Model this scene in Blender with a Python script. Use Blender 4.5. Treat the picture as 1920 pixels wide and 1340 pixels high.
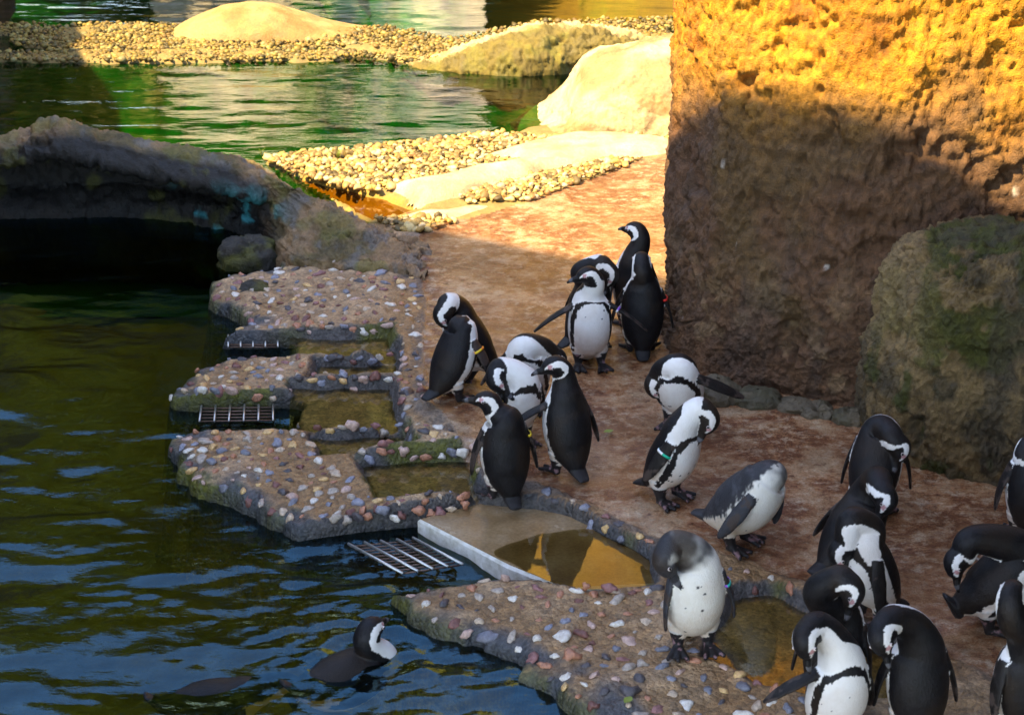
import bpy, bmesh, math, random
import numpy as np
from mathutils import Vector, Matrix, kdtree

for o in list(bpy.data.objects): bpy.data.objects.remove(o)
SC = bpy.context.scene
C = SC.collection
R = math.radians

# ------------------------------------------------------------------ camera, sky, sun, exposure
CAM_H, PITCH, LENS = 4.0, R(23.5), 70.0
FPX = LENS / 36.0 * 1920.0
cam_d = bpy.data.cameras.new('camera')
cam_d.lens = LENS; cam_d.sensor_width = 36.0; cam_d.clip_start = 0.1; cam_d.clip_end = 400
cam = bpy.data.objects.new('camera', cam_d); C.objects.link(cam)
cam.location = (0, 0, CAM_H); cam.rotation_euler = (math.pi/2 - PITCH, 0, 0)
SC.camera = cam
cam_d.dof.use_dof = True; cam_d.dof.focus_distance = 9.6; cam_d.dof.aperture_fstop = 7.0

SUN = Vector((-0.456, -0.342, 0.821)).normalized()      # towards the sun
w = bpy.data.worlds.new('World'); SC.world = w; w.use_nodes = True
nt = w.node_tree
sky = nt.nodes.new('ShaderNodeTexSky'); sky.sky_type = 'NISHITA'; sky.sun_disc = False
sky.sun_elevation = math.asin(SUN.z); sky.sun_rotation = math.atan2(SUN.x, SUN.y)
bg = nt.nodes['Background']; bg.inputs['Strength'].default_value = 0.15
nt.links.new(sky.outputs[0], bg.inputs[0])
sd = bpy.data.lights.new('sun', 'SUN'); sd.energy = 4.2; sd.angle = R(0.6); sd.color = (1.0, 0.75, 0.38)
so = bpy.data.objects.new('sun', sd); C.objects.link(so)
so.rotation_euler = (-SUN).to_track_quat('-Z', 'Y').to_euler(); so.location = (-8, -6, 16)
SC.view_settings.view_transform = 'Standard'; SC.view_settings.look = 'None'
SC.view_settings.gamma = 1; SC.view_settings.use_curve_mapping = False
SC.view_settings.exposure = 2.17
SC.cycles.use_denoising = True
SC.cycles.max_bounces = 6; SC.cycles.transparent_max_bounces = 8
SC.cycles.caustics_reflective = False; SC.cycles.caustics_refractive = False

# ------------------------------------------------------------------ geometry helpers
def G(px, py, z=0.0):
    """photo pixel -> point of the level plane z"""
    a = PITCH + math.atan((py - 670) / FPX)
    D = (CAM_H - z) / math.tan(a)
    return ((px - 960) / FPX * (D*math.cos(PITCH) + (CAM_H - z)*math.sin(PITCH)), D)
def W(px, py, Y):
    """photo pixel -> point of the upright plane at distance Y"""
    a = PITCH + math.atan((py - 670) / FPX)
    z = CAM_H - Y*math.tan(a)
    return Vector(((px - 960) / FPX * (Y*math.cos(PITCH) + (CAM_H - z)*math.sin(PITCH)), Y, z))
def GP(poly, z=0.0): return np.array([G(x, y, z) for x, y in poly])
def PX(x, y, z):
    dz = CAM_H - z
    d = y*math.cos(PITCH) + dz*math.sin(PITCH)
    return 960 + FPX*x/d, 670 + FPX*(dz*math.cos(PITCH) - y*math.sin(PITCH))/d
def sstep(a, b, x):
    t = np.clip((x - a)/(b - a), 0, 1); return t*t*(3 - 2*t)
def sdf(P, x, y):
    """signed distance to polygon, positive inside"""
    d = np.full(x.shape, 1e9); ins = np.zeros(x.shape, bool); n = len(P)
    for i in range(n):
        ax, ay = P[i]; bx, by = P[(i+1) % n]
        ex, ey = bx-ax, by-ay
        t = np.clip(((x-ax)*ex + (y-ay)*ey)/(ex*ex+ey*ey+1e-12), 0, 1)
        d = np.minimum(d, (x-ax-t*ex)**2 + (y-ay-t*ey)**2)
        if ay != by:
            c = ((ay > y) != (by > y)) & (x < ex*(y-ay)/(by-ay) + ax)
            ins ^= c
    d = np.sqrt(d)
    return np.where(ins, d, -d)
def _h(i, j, k, s):
    n = (i*374761393 + j*668265263 + k*2147483647 + s*1274126177) & 0xffffffff
    n = ((n ^ (n >> 13)) * 1274126177) & 0xffffffff
    n = ((n ^ (n >> 16)) * 2246822519) & 0xffffffff
    return ((n ^ (n >> 15)) & 0xffff) / 65535.0
def vnoise(x, y, z, s=0):
    xi, yi, zi = np.floor(x).astype(np.int64), np.floor(y).astype(np.int64), np.floor(z).astype(np.int64)
    fx, fy, fz = x-xi, y-yi, z-zi
    fx = fx*fx*fx*(fx*(fx*6-15)+10); fy = fy*fy*fy*(fy*(fy*6-15)+10); fz = fz*fz*fz*(fz*(fz*6-15)+10)
    r = 0
    for a in (0, 1):
        for b in (0, 1):
            for c in (0, 1):
                r = r + _h(xi+a, yi+b, zi+c, s)*(fx if a else 1-fx)*(fy if b else 1-fy)*(fz if c else 1-fz)
    return r*2 - 1
def fbm(x, y, z, o=4, s=0, g=0.5):
    r = 0; a = 1; t = 0
    for i in range(o):
        r = r + a*vnoise(x*2**i + 17.3*i, y*2**i, z*2**i - 9.1*i, s+i); t += a; a *= g
    return r/t*1.5
def worley(x, y, z, s=0):
    xi, yi, zi = np.floor(x).astype(np.int64), np.floor(y).astype(np.int64), np.floor(z).astype(np.int64)
    d = np.full(x.shape, 9.0)
    for a in (-1, 0, 1):
        for b in (-1, 0, 1):
            for c in (-1, 0, 1):
                i, j, k = xi+a, yi+b, zi+c
                d = np.minimum(d, (i+_h(i, j, k, s)-x)**2 + (j+_h(i, j, k, s+7)-y)**2 + (k+_h(i, j, k, s+13)-z)**2)
    return np.sqrt(d)
def mesh(name, V, F, mat=None, smooth=True, col=None, pave=None):
    me = bpy.data.meshes.new(name)
    V = np.asarray(V, dtype=np.float32)
    if isinstance(F, np.ndarray):
        k = F.shape[1]
        me.vertices.add(len(V)); me.vertices.foreach_set('co', V.ravel())
        me.loops.add(F.size); me.loops.foreach_set('vertex_index', F.ravel().astype(np.int32))
        me.polygons.add(len(F)); me.polygons.foreach_set('loop_start', np.arange(0, F.size, k, dtype=np.int32))
        me.update(calc_edges=True); me.validate()
    else:
        me.from_pydata(V.tolist(), [], F); me.update()
    if smooth: me.polygons.foreach_set('use_smooth', [True]*len(me.polygons))
    if col is not None:
        a = me.color_attributes.new('Col', 'FLOAT_COLOR', 'POINT')
        c = np.ones((len(V), 4), np.float32); c[:, :3] = col
        a.data.foreach_set('color', c.ravel())
    if pave is not None:
        a = me.attributes.new('Pave', 'FLOAT', 'POINT'); a.data.foreach_set('value', np.asarray(pave, np.float32).ravel())
    if mat: me.materials.append(mat)
    return me
def obj(name, me, parent=None, loc=None):
    o = bpy.data.objects.new(name, me); C.objects.link(o)
    if parent: o.parent = parent
    if loc is not None: o.location = loc
    return o
def tag(o, label=None, cat=None, group=None, kind=None):
    if label: o['label'] = label
    if cat: o['category'] = cat
    if group: o['group'] = group
    if kind: o['kind'] = kind
    return o
def gridf(nu, nv, wrap=False, off=0):
    i = np.arange(nu-1 if not wrap else nu); j = np.arange(nv-1)
    I, J = np.meshgrid(i, j, indexing='ij'); I2 = (I+1) % nu
    return np.stack([I*nv+J, I2*nv+J, I2*nv+J+1, I*nv+J+1], -1).reshape(-1, 4) + off
def tube(path, rad, n=8):
    """closed tube -> V, F(list)"""
    V = []; F = []; path = [Vector(p) for p in path]
    for i, p in enumerate(path):
        t = (path[min(i+1, len(path)-1)] - path[max(i-1, 0)]).normalized()
        a = t.cross(Vector((0, 0, 1)) if abs(t.z) < .9 else Vector((1, 0, 0))).normalized(); b = t.cross(a)
        r = rad[i] if hasattr(rad, '__len__') else rad
        for k in range(n):
            q = 2*math.pi*k/n; V.append(p + a*math.cos(q)*r + b*math.sin(q)*r)
    m = len(path)
    for i in range(m-1):
        for k in range(n): F.append((i*n+k, i*n+(k+1) % n, (i+1)*n+(k+1) % n, (i+1)*n+k))
    F.append(tuple(range(n))[::-1]); F.append(tuple((m-1)*n+k for k in range(n)))
    return V, F

# ------------------------------------------------------------------ materials
class NT:
    def __init__(s, name):
        s.m = bpy.data.materials.new(name); s.m.use_nodes = True; s.t = s.m.node_tree
        s.b = s.t.nodes['Principled BSDF']; s.out = s.t.nodes['Material Output']
    def n(s, typ, **kw):
        x = s.t.nodes.new('ShaderNode'+typ)
        for k, v in kw.items():
            if k in x.inputs: x.inputs[k].default_value = v
            else: setattr(x, k, v)
        return x
    def l(s, a, b): s.t.links.new(a, b)
    def coord(s, scale=(1, 1, 1), obj=False):
        if obj: c = s.n('TexCoord').outputs['Object']
        else: c = s.n('NewGeometry').outputs['Position']
        m = s.n('Mapping'); m.inputs['Scale'].default_value = scale; s.l(c, m.inputs[0]); return m.outputs[0]
    def noise(s, vec, scale, detail=5, rough=.55, dist=0):
        x = s.n('TexNoise', Scale=scale, Detail=detail, Roughness=rough, Distortion=dist); s.l(vec, x.inputs['Vector']); return x.outputs['Fac']
    def vor(s, vec, scale, feat='F1'):
        x = s.n('TexVoronoi', Scale=scale, feature=feat); s.l(vec, x.inputs['Vector']); return x.outputs['Distance']
    def ramp(s, fac, stops, interp='LINEAR'):
        x = s.n('ValToRGB'); e = x.color_ramp.elements; x.color_ramp.interpolation = interp
        while len(e) < len(stops): e.new(0.5)
        for q, (p, c) in zip(e, stops):
            q.position = p; q.color = (c, c, c, 1) if not hasattr(c, '__len__') else (*c, 1)
        s.l(fac, x.inputs[0]); return x.outputs[0]
    def mix(s, fac, a, b, mode='MIX'):
        x = s.n('Mix', data_type='RGBA', blend_type=mode)
        for v, i in ((fac, 0), (a, 6), (b, 7)):
            if hasattr(v, 'is_output'): s.l(v, x.inputs[i])
            elif hasattr(v, '__len__'): x.inputs[i].default_value = (*v, 1)
            else: x.inputs[i].default_value = v
        return x.outputs[2]
    def math(s, op, a, b=0.0):
        x = s.n('Math', operation=op)
        for v, i in ((a, 0), (b, 1)):
            if hasattr(v, 'is_output'): s.l(v, x.inputs[i])
            else: x.inputs[i].default_value = v
        return x.outputs[0]
    def bump(s, h, strength, dist=0.01, prev=None):
        x = s.n('Bump', Strength=strength, Distance=dist); s.l(h, x.inputs['Height'])
        if prev is not None: s.l(prev, x.inputs['Normal'])
        return x.outputs[0]
    def set(s, **kw):
        nm = dict(color='Base Color', rough='Roughness', metal='Metallic', spec='Specular IOR Level', normal='Normal')
        for k, v in kw.items():
            i = s.b.inputs[nm[k]]
            if hasattr(v, 'is_output'): s.l(v, i)
            elif hasattr(v, '__len__'): i.default_value = (*v, 1)
            else: i.default_value = v
        return s.m
    def attr(s, name='Col'):
        return s.n('VertexColor', layer_name=name).outputs[0]

def m_vcol_rock(name, rough=.8, fine=60, bs=.6, var=.35, sparkle=False):
    """rock with vertex albedo, grain and fine relief"""
    t = NT(name); p = t.coord()
    a = t.attr()
    n1 = t.noise(p, fine*.35, 6, .6); n2 = t.noise(p, fine*2.2, 4, .6)
    c = t.mix(var, a, t.ramp(n1, [(.3, .12), (.7, .95)]), 'OVERLAY')
    c = t.mix(var*.6, c, t.ramp(n2, [(.3, .2), (.7, .85)]), 'OVERLAY')
    h = t.math('ADD', t.math('MULTIPLY', n1, 1.0), t.math('MULTIPLY', n2, .45))
    nb = t.bump(h, bs, .02)
    rg = t.ramp(n1, [(.35, max(0.05, rough-.25)), (.65, min(1, rough+.1))])
    return t.set(color=c, rough=rg, normal=nb, spec=.35)
M = {}
M['ledge'] = m_vcol_rock('pebbled_concrete', .62, 45, .75, .35)
M['boulder'] = m_vcol_rock('rough_boulder', .75, 60, 1.0, .6)
M['pale_rock'] = m_vcol_rock('pale_rock', .85, 25, .6, .35)
M['rim_rock'] = m_vcol_rock('rim_rock', .7, 32, 1.0, .5)

def m_pave():
    t = NT('pool_side_concrete'); p = t.coord((1, 1, 1)); q = t.coord((1.0, 1.12, 1))
    n1 = t.noise(q, 2.1, 10, .68, .25); n2 = t.noise(q, 15, 9, .74, .15); n3 = t.noise(p, 130, 3, .6); n4 = t.noise(p, 3.1, 4, .6, .3)
    base = t.ramp(n1, [(.34, (.40, .27, .155)), (.44, (.33, .185, .095)), (.50, (.25, .115, .05)), (.55, (.13, .046, .02)), (.60, (.26, .13, .058)), (.68, (.42, .30, .20))])
    pale = t.mix(t.ramp(n2, [(.50, 0), (.64, .75)]), base, (.48, .37, .25))
    red = t.mix(t.ramp(n2, [(.36, .85), (.47, 0)]), pale, (.10, .034, .02))
    c = t.mix(.5, red, t.ramp(n3, [(.3, .15), (.7, .85)]), 'OVERLAY')
    drop = t.vor(t.coord((1, 1, 1)), 3.3); c = t.mix(t.ramp(t.math('ADD', drop, t.math('MULTIPLY', n2, .12)), [(.075, .7), (.10, 0)]), c, (.50, .48, .43))
    wet = t.noise(q, 1.4, 7, .64, .6)
    c = t.mix(t.ramp(wet, [(.42, .45), (.56, 0)]), c, (.10, .05, .03))
    rg = t.ramp(wet, [(.42, .06), (.54, .15), (.68, .38)])
    h = t.math('ADD', t.math('MULTIPLY', n2, t.ramp(wet, [(.40, .25), (.58, 1.0)])), t.math('MULTIPLY', n3, .25))
    # pebbled concrete of the ledges
    a = t.attr(); m1 = t.noise(p, 16, 6, .62); m2 = t.noise(p, 110, 4, .6)
    c2 = t.mix(.45, a, t.ramp(m1, [(.3, .1), (.7, .95)]), 'OVERLAY')
    c2 = t.mix(.35, c2, t.ramp(m2, [(.3, .15), (.7, .85)]), 'OVERLAY')
    vo = t.n('TexVoronoi', Scale=58.0); t.l(p, vo.inputs['Vector']); c2 = t.mix(.35, c2, t.ramp(vo.outputs['Color'], [(.2, .15), (.8, .9)]), 'OVERLAY')
    h2 = t.math('SUBTRACT', t.math('ADD', t.math('MULTIPLY', m1, 2.4), t.math('MULTIPLY', m2, .9)), t.math('MULTIPLY', vo.outputs['Distance'], 1.1))
    rg2 = t.ramp(m1, [(.35, .32), (.65, .75)])
    mk = t.n('Attribute', attribute_name='Pave').outputs['Fac']
    mk = t.ramp(t.math('ADD', mk, t.math('MULTIPLY', t.math('SUBTRACT', n2, .5), .9)), [(.38, 0), (.62, 1)])
    fm = lambda x, y: t.math('ADD', t.math('MULTIPLY', x, t.math('SUBTRACT', 1.0, mk)), t.math('MULTIPLY', y, mk))
    return t.set(color=t.mix(mk, c2, c), rough=fm(rg2, rg), normal=t.bump(fm(h2, h), .6, .012), spec=.5)
M['pave'] = m_pave()

def m_water(name, tint, ior, bump=(), gloss=(1, 1, 1), rough=0.0):
    t = NT(name); t.t.nodes.remove(t.b)
    tr = t.n('BsdfTransparent'); tr.inputs[0].default_value = (*tint, 1)
    gl = t.n('BsdfGlossy', Roughness=rough); gl.inputs[0].default_value = (*gloss, 1)
    fr = t.n('Fresnel', IOR=ior); nb = None
    for sc, sx, sy, st, di in bump:
        v = t.coord((sx, sy, 1)); nb = t.bump(t.noise(v, sc, 3, .5, .6), st, di, nb)
    if nb is not None: t.l(nb, gl.inputs['Normal']); t.l(nb, fr.inputs['Normal'])
    mx = t.n('MixShader'); t.l(fr.outputs[0], mx.inputs[0]); t.l(tr.outputs[0], mx.inputs[1]); t.l(gl.outputs[0], mx.inputs[2])
    t.l(mx.outputs[0], t.out.inputs[0]); return t.m
M['water_near'] = m_water('pool_water', (.44, .40, .075), 1.62, [(24, 1, 2.0, .16, .008), (60, 1, 1.6, .07, .004)], (.42, .78, 1))
M['water_far'] = m_water('upper_pool_water', (.10, .45, .16), 1.6, [(3.2, 1, 3.4, .16, .03), (14, 1, 2.6, .10, .01)])
M['puddle'] = m_water('puddle_water', (.86, .80, .55), 1.62, [(30, 1, 1, .05, .004)])

def m_plain(name, c, rough=.6, nscale=40, var=.25, bs=.2, metal=0, spec=.5):
    t = NT(name); p = t.coord(obj=True); n1 = t.noise(p, nscale, 5, .6)
    col = t.mix(var, c, t.ramp(n1, [(.3, .15), (.7, .85)]), 'OVERLAY')
    return t.set(color=col, rough=rough, normal=t.bump(n1, bs, .01), metal=metal, spec=spec)
def m_stone(name, stops, rough=.45):
    t = NT(name); oi = t.n('ObjectInfo'); p = t.coord(obj=True)
    b = t.ramp(oi.outputs['Random'], stops, 'CONSTANT'); n1 = t.noise(p, 2.2, 5, .65)
    c = t.mix(.5, b, t.ramp(n1, [(.3, .15), (.7, .85)]), 'OVERLAY')
    return t.set(color=c, rough=rough, normal=t.bump(n1, .25, .2))
M['pebble'] = m_stone('pebble_mix', [(0, (.40, .33, .27)), (.10, (.17, .07, .055)), (.20, (.42, .19, .11)), (.30, (.17, .17, .20)), (.40, (.66, .60, .52)), (.52, (.50, .38, .27)),
    (.60, (.26, .12, .11)), (.68, (.62, .40, .17)), (.76, (.24, .24, .29)), (.84, (.50, .34, .28)), (.93, (.08, .07, .075))], .38)
def m_gravel():
    t = NT('river_gravel'); a = t.attr(); n1 = t.noise(t.coord(), 60, 4)
    return t.set(color=t.mix(.4, a, t.ramp(n1, [(.3, .2), (.7, .8)]), 'OVERLAY'), rough=.6)
M['gravel'] = m_gravel()
M['steel'] = m_plain('galvanised_steel', (.55, .54, .50), .38, 60, .35, .1, .85)
M['rust'] = m_plain('rusty_rod', (.16, .10, .07), .6, 80, .4, .2, .5)
def m_slab():
    t = NT('wet_concrete_slab'); p = t.coord(); n1 = t.noise(p, 5, 6, .6); n2 = t.noise(p, 70, 4, .6)
    c = t.ramp(n1, [(.3, (.19, .115, .05)), (.5, (.27, .175, .085)), (.7, (.37, .27, .16))])
    c = t.mix(.3, c, t.ramp(n2, [(.3, .2), (.7, .8)]), 'OVERLAY')
    return t.set(color=c, rough=t.ramp(n1, [(.4, .07), (.68, .32)]), normal=t.bump(n2, .25, .005))
M['slab'] = m_slab()
M['slab_edge'] = m_plain('limy_edge', (.62, .60, .54), .7, 30, .5, .5)
def m_feather():
    t = NT('feathers'); a = t.attr(); p = t.coord((1, 1, .35))
    n1 = t.noise(p, 190, 3, .65); n2 = t.noise(t.coord(), 40, 4, .6)
    c = t.mix(.22, a, t.ramp(n2, [(.3, .3), (.7, .75)]), 'OVERLAY')
    m = t.set(color=c, rough=.5, normal=t.bump(t.math('ADD', n1, t.math('MULTIPLY', n2, .8)), .45, .006), spec=.25)
    
    return m
M['feather'] = m_feather()
M['eye_dark'] = m_plain('eye_dark', (.01, .008, .008), .1, 10, 0, 0)
M['eye_pink'] = m_plain('eye_skin', (.62, .30, .32), .5, 100, .1, .1)
M['eye_ring'] = m_plain('eye_ring', (.55, .48, .45), .5, 100, .1, .1)
BANDC = dict(red=(.75, .03, .02), white=(.8, .8, .8), green=(.0, .42, .26), yellow=(.85, .6, .03), orange=(.85, .25, .02), purple=(.25, .10, .5), teal=(.02, .42, .36))
for k, v in BANDC.items(): M['band_'+k] = m_plain('band_'+k, v, .35, 50, .05, .02)
M['wood'] = m_plain('weathered_timber', (.16, .11, .07), .75, 12, .5, .3)
def m_leaf(name, c1, c2):
    t = NT(name); n1 = t.noise(t.coord(), 1.3, 3, .6)
    m = t.set(color=t.ramp(n1, [(.35, c1), (.65, c2)]), rough=.55); return m
M['leaf'] = m_leaf('tree_leaf', (.17, .16, .006), (.34, .28, .010))
M['leaf2'] = m_leaf('tree_leaf_dark', (.04, .075, .012), (.10, .12, .015))
M['bark'] = m_plain('bark', (.12, .09, .06), .85, 20, .5, .6)
M['grass'] = m_plain('grass_blade', (.20, .26, .03), .5, 10, .2, 0)

# ------------------------------------------------------------------ terrain outlines (photo pixels laid on the ground)
WZ, UZ = -0.14, -0.045                      # levels of the lower and the upper pool
MASS = GP([(395, 545), (398, 507), (440, 489), (520, 478), (540, 440), (640, 410), (735, 402), (790, 370), (2400, 370), (2400, 1700), (1420, 1700), (1270, 1440), (1165, 1345), (1100, 1306),
    (1030, 1258), (960, 1213), (900, 1178), (800, 1138), (726, 1090), (690, 1060), (640, 1012), (565, 985), (480, 932), (380, 887), (312, 840), (298, 806),
    (322, 786), (318, 757), (306, 712), (350, 662), (432, 645), (391, 610), (440, 581), (458, 566), (408, 553)])
PAVE = GP([(760, 400), (786, 440), (782, 500), (800, 560), (792, 640), (800, 745), (842, 790), (884, 850), (925, 900), (1010, 903), (1130, 953), (1225, 1003), (1400, 1052), (1500, 1088),
    (1650, 1168), (1800, 1238), (1930, 1300), (2400, 1460), (2400, 270), (1262, 286), (1200, 300), (1090, 340), (1000, 375), (870, 412)])
NOTCH = [GP([(360, 612), (470, 606), (546, 608), (546, 650), (360, 650)]),
         GP([(280, 722), (420, 722), (530, 716), (560, 722), (552, 740), (552, 783), (280, 790)]),
         GP([(540, 965), (690, 948), (790, 938), (900, 922), (1000, 928), (1065, 945), (1218, 1022), (1218, 1082), (1100, 1088), (1000, 1066), (930, 1064), (765, 1082), (690, 1062), (640, 1016)])]
BASIN = [GP([(546, 604), (735, 603), (742, 650), (546, 651)]), GP([(592, 657), (738, 656), (748, 690), (575, 690)]),
         GP([(546, 698), (738, 697), (748, 782), (545, 784)]), GP([(582, 788), (762, 787), (775, 820), (596, 830)]),
         GP([(668, 840), (780, 833), (888, 834), (902, 912), (702, 920)]),
         GP([(1372, 1096), (1450, 1092), (1525, 1122), (1690, 1205), (1710, 1292), (1560, 1302), (1440, 1262), (1318, 1212)])]
BANK = GP([(500, 294), (560, 288), (700, 278), (830, 262), (960, 250), (1000, 235), (1100, 225), (1300, 225), (1900, 225), (1900, 480), (780, 480), (700, 412), (640, 372), (590, 332), (530, 305)])
SPOOL = GP([(560, 325), (660, 347), (725, 364), (788, 387), (745, 401), (700, 406), (640, 368)])
ISL = [GP(p, UZ) for p in ([(40, 75), (100, 60), (200, 52), (300, 55), (480, 68), (700, 58), (742, 65), (852, 85), (800, 107), (650, 91), (400, 94), (250, 97), (120, 95), (50, 90)],
    [(-60, 105), (100, 102), (250, 98), (420, 97), (600, 98), (672, 106), (600, 114), (400, 116), (200, 118), (-60, 117)],
    [(-60, 55), (60, 53), (92, 61), (0, 69), (-60, 69)],
    [(690, 109), (760, 100), (860, 84), (1000, 52), (1250, 42), (1290, 110), (1100, 131), (800, 119), (730, 115)])]

def zland(x, y):
    nz = fbm(x*2.3, y*2.3, x*0, 4, 3); nf = fbm(x*14, y*14, x*0, 3, 5)
    nw = fbm(x*5, y*5, x*0+3, 4, 9)
    dm = sdf(MASS, x, y) + nw*.055 + nf*.012
    dp = sdf(PAVE, x, y)
    top = -.05*sstep(.05, .9, -dp) + nz*.016 + nf*.008
    top = np.where(dp > 0, nz*.006*sstep(.0, .2, dp) + top*(1-sstep(0, .2, dp)), top)
    z = top
    lo = np.zeros_like(x)
    for i, P in enumerate(BASIN):
        d = sdf(P, x, y) + nw*.030 + nf*.010
        k = sstep(-.026, .026, d); fl = -.105 if i < 5 else -.075
        z = z*(1-k) + (fl + nf*.004)*k; lo = np.maximum(lo, k)
    for P in NOTCH:
        d = sdf(P, x, y) + nw*.012 + nf*.004
        k = sstep(-.025, .025, d); z = z*(1-k) + (-.34)*k; lo = np.maximum(lo, k)
    bed = -.62 + nz*.08
    k = sstep(-.05, .045, dm)
    edge = 1 - sstep(.0, .16, dm)
    z = z - edge*.03*k
    z = bed*(1-k) + z*k
    return z, dm, dp, lo, nz, nf, nw

def near_colors(x, y, z, dm, dp, lo, nz, nf, nw):
    buff = np.array([.235, .135, .055]); pale = np.array([.33, .215, .115]); grey = np.array([.058, .063, .070]); moss = np.array([.085, .085, .004]); dark = np.array([.018, .016, .012])
    f = lambda c: np.broadcast_to(c, x.shape + (3,)).copy()
    L = lambda a, b, k: a*(1-k[..., None]) + b*k[..., None]
    c = L(f(buff), f(pale), sstep(-.4, .6, nz + nf*.5))
    gy = np.gradient(z, axis=1); gx = np.gradient(z, axis=0)
    slope = np.hypot(gx, gy)/.013
    c = L(c, f(grey), np.clip(sstep(.16, .02, dm + nw*.10)*.95, 0, 1))
    c = L(c, f(grey), sstep(.10, .0, -dp + nw*.08 + nf*.03)*.6*(dp < .02))
    c = L(c, f(grey*.75), sstep(.25, 1.0, slope)*.9)
    c = L(c, f(moss), sstep(.0, .35, nw + .25*nf + .10)*sstep(.11, .0, dm)*sstep(-.2, -.03, z)*.95)
    c = L(c, f(moss*.9), sstep(.05, .5, fbm(x*3.1, y*3.1, x*0+8, 4, 21))*sstep(.3, 1.0, slope)*.9)
    c = L(c, f(np.array([.36, .25, .12])), lo*(slope < .3)*.8)
    c = L(c, f(dark), sstep(WZ+.035, WZ-.01, z)*.85)
    c = L(c, f(np.array([.20, .165, .015])), sstep(WZ-.03, WZ-.16, z))
    return c

xs = np.concatenate([np.arange(-4.6, -2.36, .06), np.arange(-2.35, 2.75, .013)]); ys = np.arange(5.3, 11.3, .0135)
X, Y = np.meshgrid(xs, ys, indexing='ij')
Z, dm, dp, lo, nz, nf, nw = zland(X, Y)
COL = near_colors(X, Y, Z, dm, dp, lo, nz, nf, nw)
V = np.stack([X, Y, Z], -1).reshape(-1, 3); F = gridf(len(xs), len(ys)); CC = COL.reshape(-1, 3)
fx, fy = X[:-1, :-1].ravel()+.006, Y[:-1, :-1].ravel()+.006
fdp = dp[:-1, :-1].ravel(); fdm = dm[:-1, :-1].ravel()
PXx, PXy = PX(fx, fy, 0.0)
lineC = np.interp(PXx, [0, 560, 785, 905, 1010, 1120, 1230, 1400, 1800], [1015, 990, 985, 950, 930, 960, 1010, 1040, 1240])
region = np.where(fdm < -.055, 0, np.where(fdp > 0, 1, np.where(PXy < 653, 2, np.where(PXy < np.where(PXx < 560, 752, 786), 3, np.where(PXy < lineC, 4, 5)))))
names = {0: ('pool_bed', 'ledge'), 1: ('pavement', 'pave'), 2: ('pebbled_ledge', 'pave'), 3: ('pebbled_ledge', 'pave'), 4: ('pebbled_ledge', 'pave'), 5: ('pebbled_ledge', 'pave')}
PV = sstep(-.05, .05, dp).ravel()
LEDGE = {}
for r, (nm, mt) in names.items():
    fs = F[region == r]; used, inv = np.unique(fs, return_inverse=True)
    o = obj(nm, mesh(nm, V[used], inv.reshape(-1, 4), M[mt], True, CC[used], PV[used])); tag(o, kind='structure'); LEDGE[r] = o
tag(LEDGE[2], 'mossy far ledge of concrete set with pebbles below the rim rock', None)
tag(LEDGE[3], 'short pebbled ledge with dark wet front between two drain grates', None)
tag(LEDGE[4], 'broad pebbled ledge jutting into the pool beside the middle steps', None)
tag(LEDGE[5], 'nearest pebbled ledge sloping into the blue water', None)

# far bank
xs2 = np.arange(-5.2, 3.4, .03); ys2 = np.arange(11.2, 18.2, .03)
X2, Y2 = np.meshgrid(xs2, ys2, indexing='ij')
def zfar(x, y):
    nz = fbm(x*2.3, y*2.3, x*0, 4, 3); nf = fbm(x*9, y*9, x*0, 3, 5)
    d = sdf(BANK, x, y) + nf*.03
    z = -.6*(1-sstep(-.25, .02, d)) + (.0 + nz*.006)*sstep(-.25, .02, d)
    k = sstep(-.03, .05, sdf(SPOOL, x, y) + nf*.02); z = z*(1-k) + (-.11)*k
    for P in ISL:
        di = sdf(P, x, y) + nf*.05; z = np.maximum(z, -.6 + (.6 + UZ + .03 + nz*.02)*sstep(-.35, .03, di))
    return z
Z2 = zfar(X2, Y2)
V2 = np.stack([X2, Y2, Z2 - .002], -1).reshape(-1, 3); F2 = gridf(len(xs2), len(ys2))
c2 = np.where((Z2 < UZ-.03).reshape(-1, 1), np.array([[.018, .15, .03]]), np.array([[.20, .145, .05]]))
dsp = sdf(SPOOL, X2, Y2).reshape(-1, 1); c2 = np.where((dsp > -.03) & (Z2.reshape(-1, 1) > -.3), np.array([[.26, .17, .03]]), c2)
fd = sdf(PAVE, X2, Y2)[:-1, :-1].ravel()
for sel, nm, mt in ((fd > 0, 'pavement', 'pave'), (fd <= 0, 'far_bank', 'pale_rock')):
    fs = F2[sel]; used, inv = np.unique(fs, return_inverse=True)
    tag(obj(nm, mesh(nm, V2[used], inv.reshape(-1, 4), M[mt], True, c2[used], np.ones(len(used)))), kind='structure')
# ground sheet to the horizon, well below the pools
g = obj('ground', mesh('ground', [(-150, -150, -.9), (150, -150, -.9), (150, 150, -.9), (-150, 150, -.9)], [(0, 1, 2, 3)], m_plain('earth', (.14, .12, .06), .9, .5, .4, .2))); tag(g, kind='structure')

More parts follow.
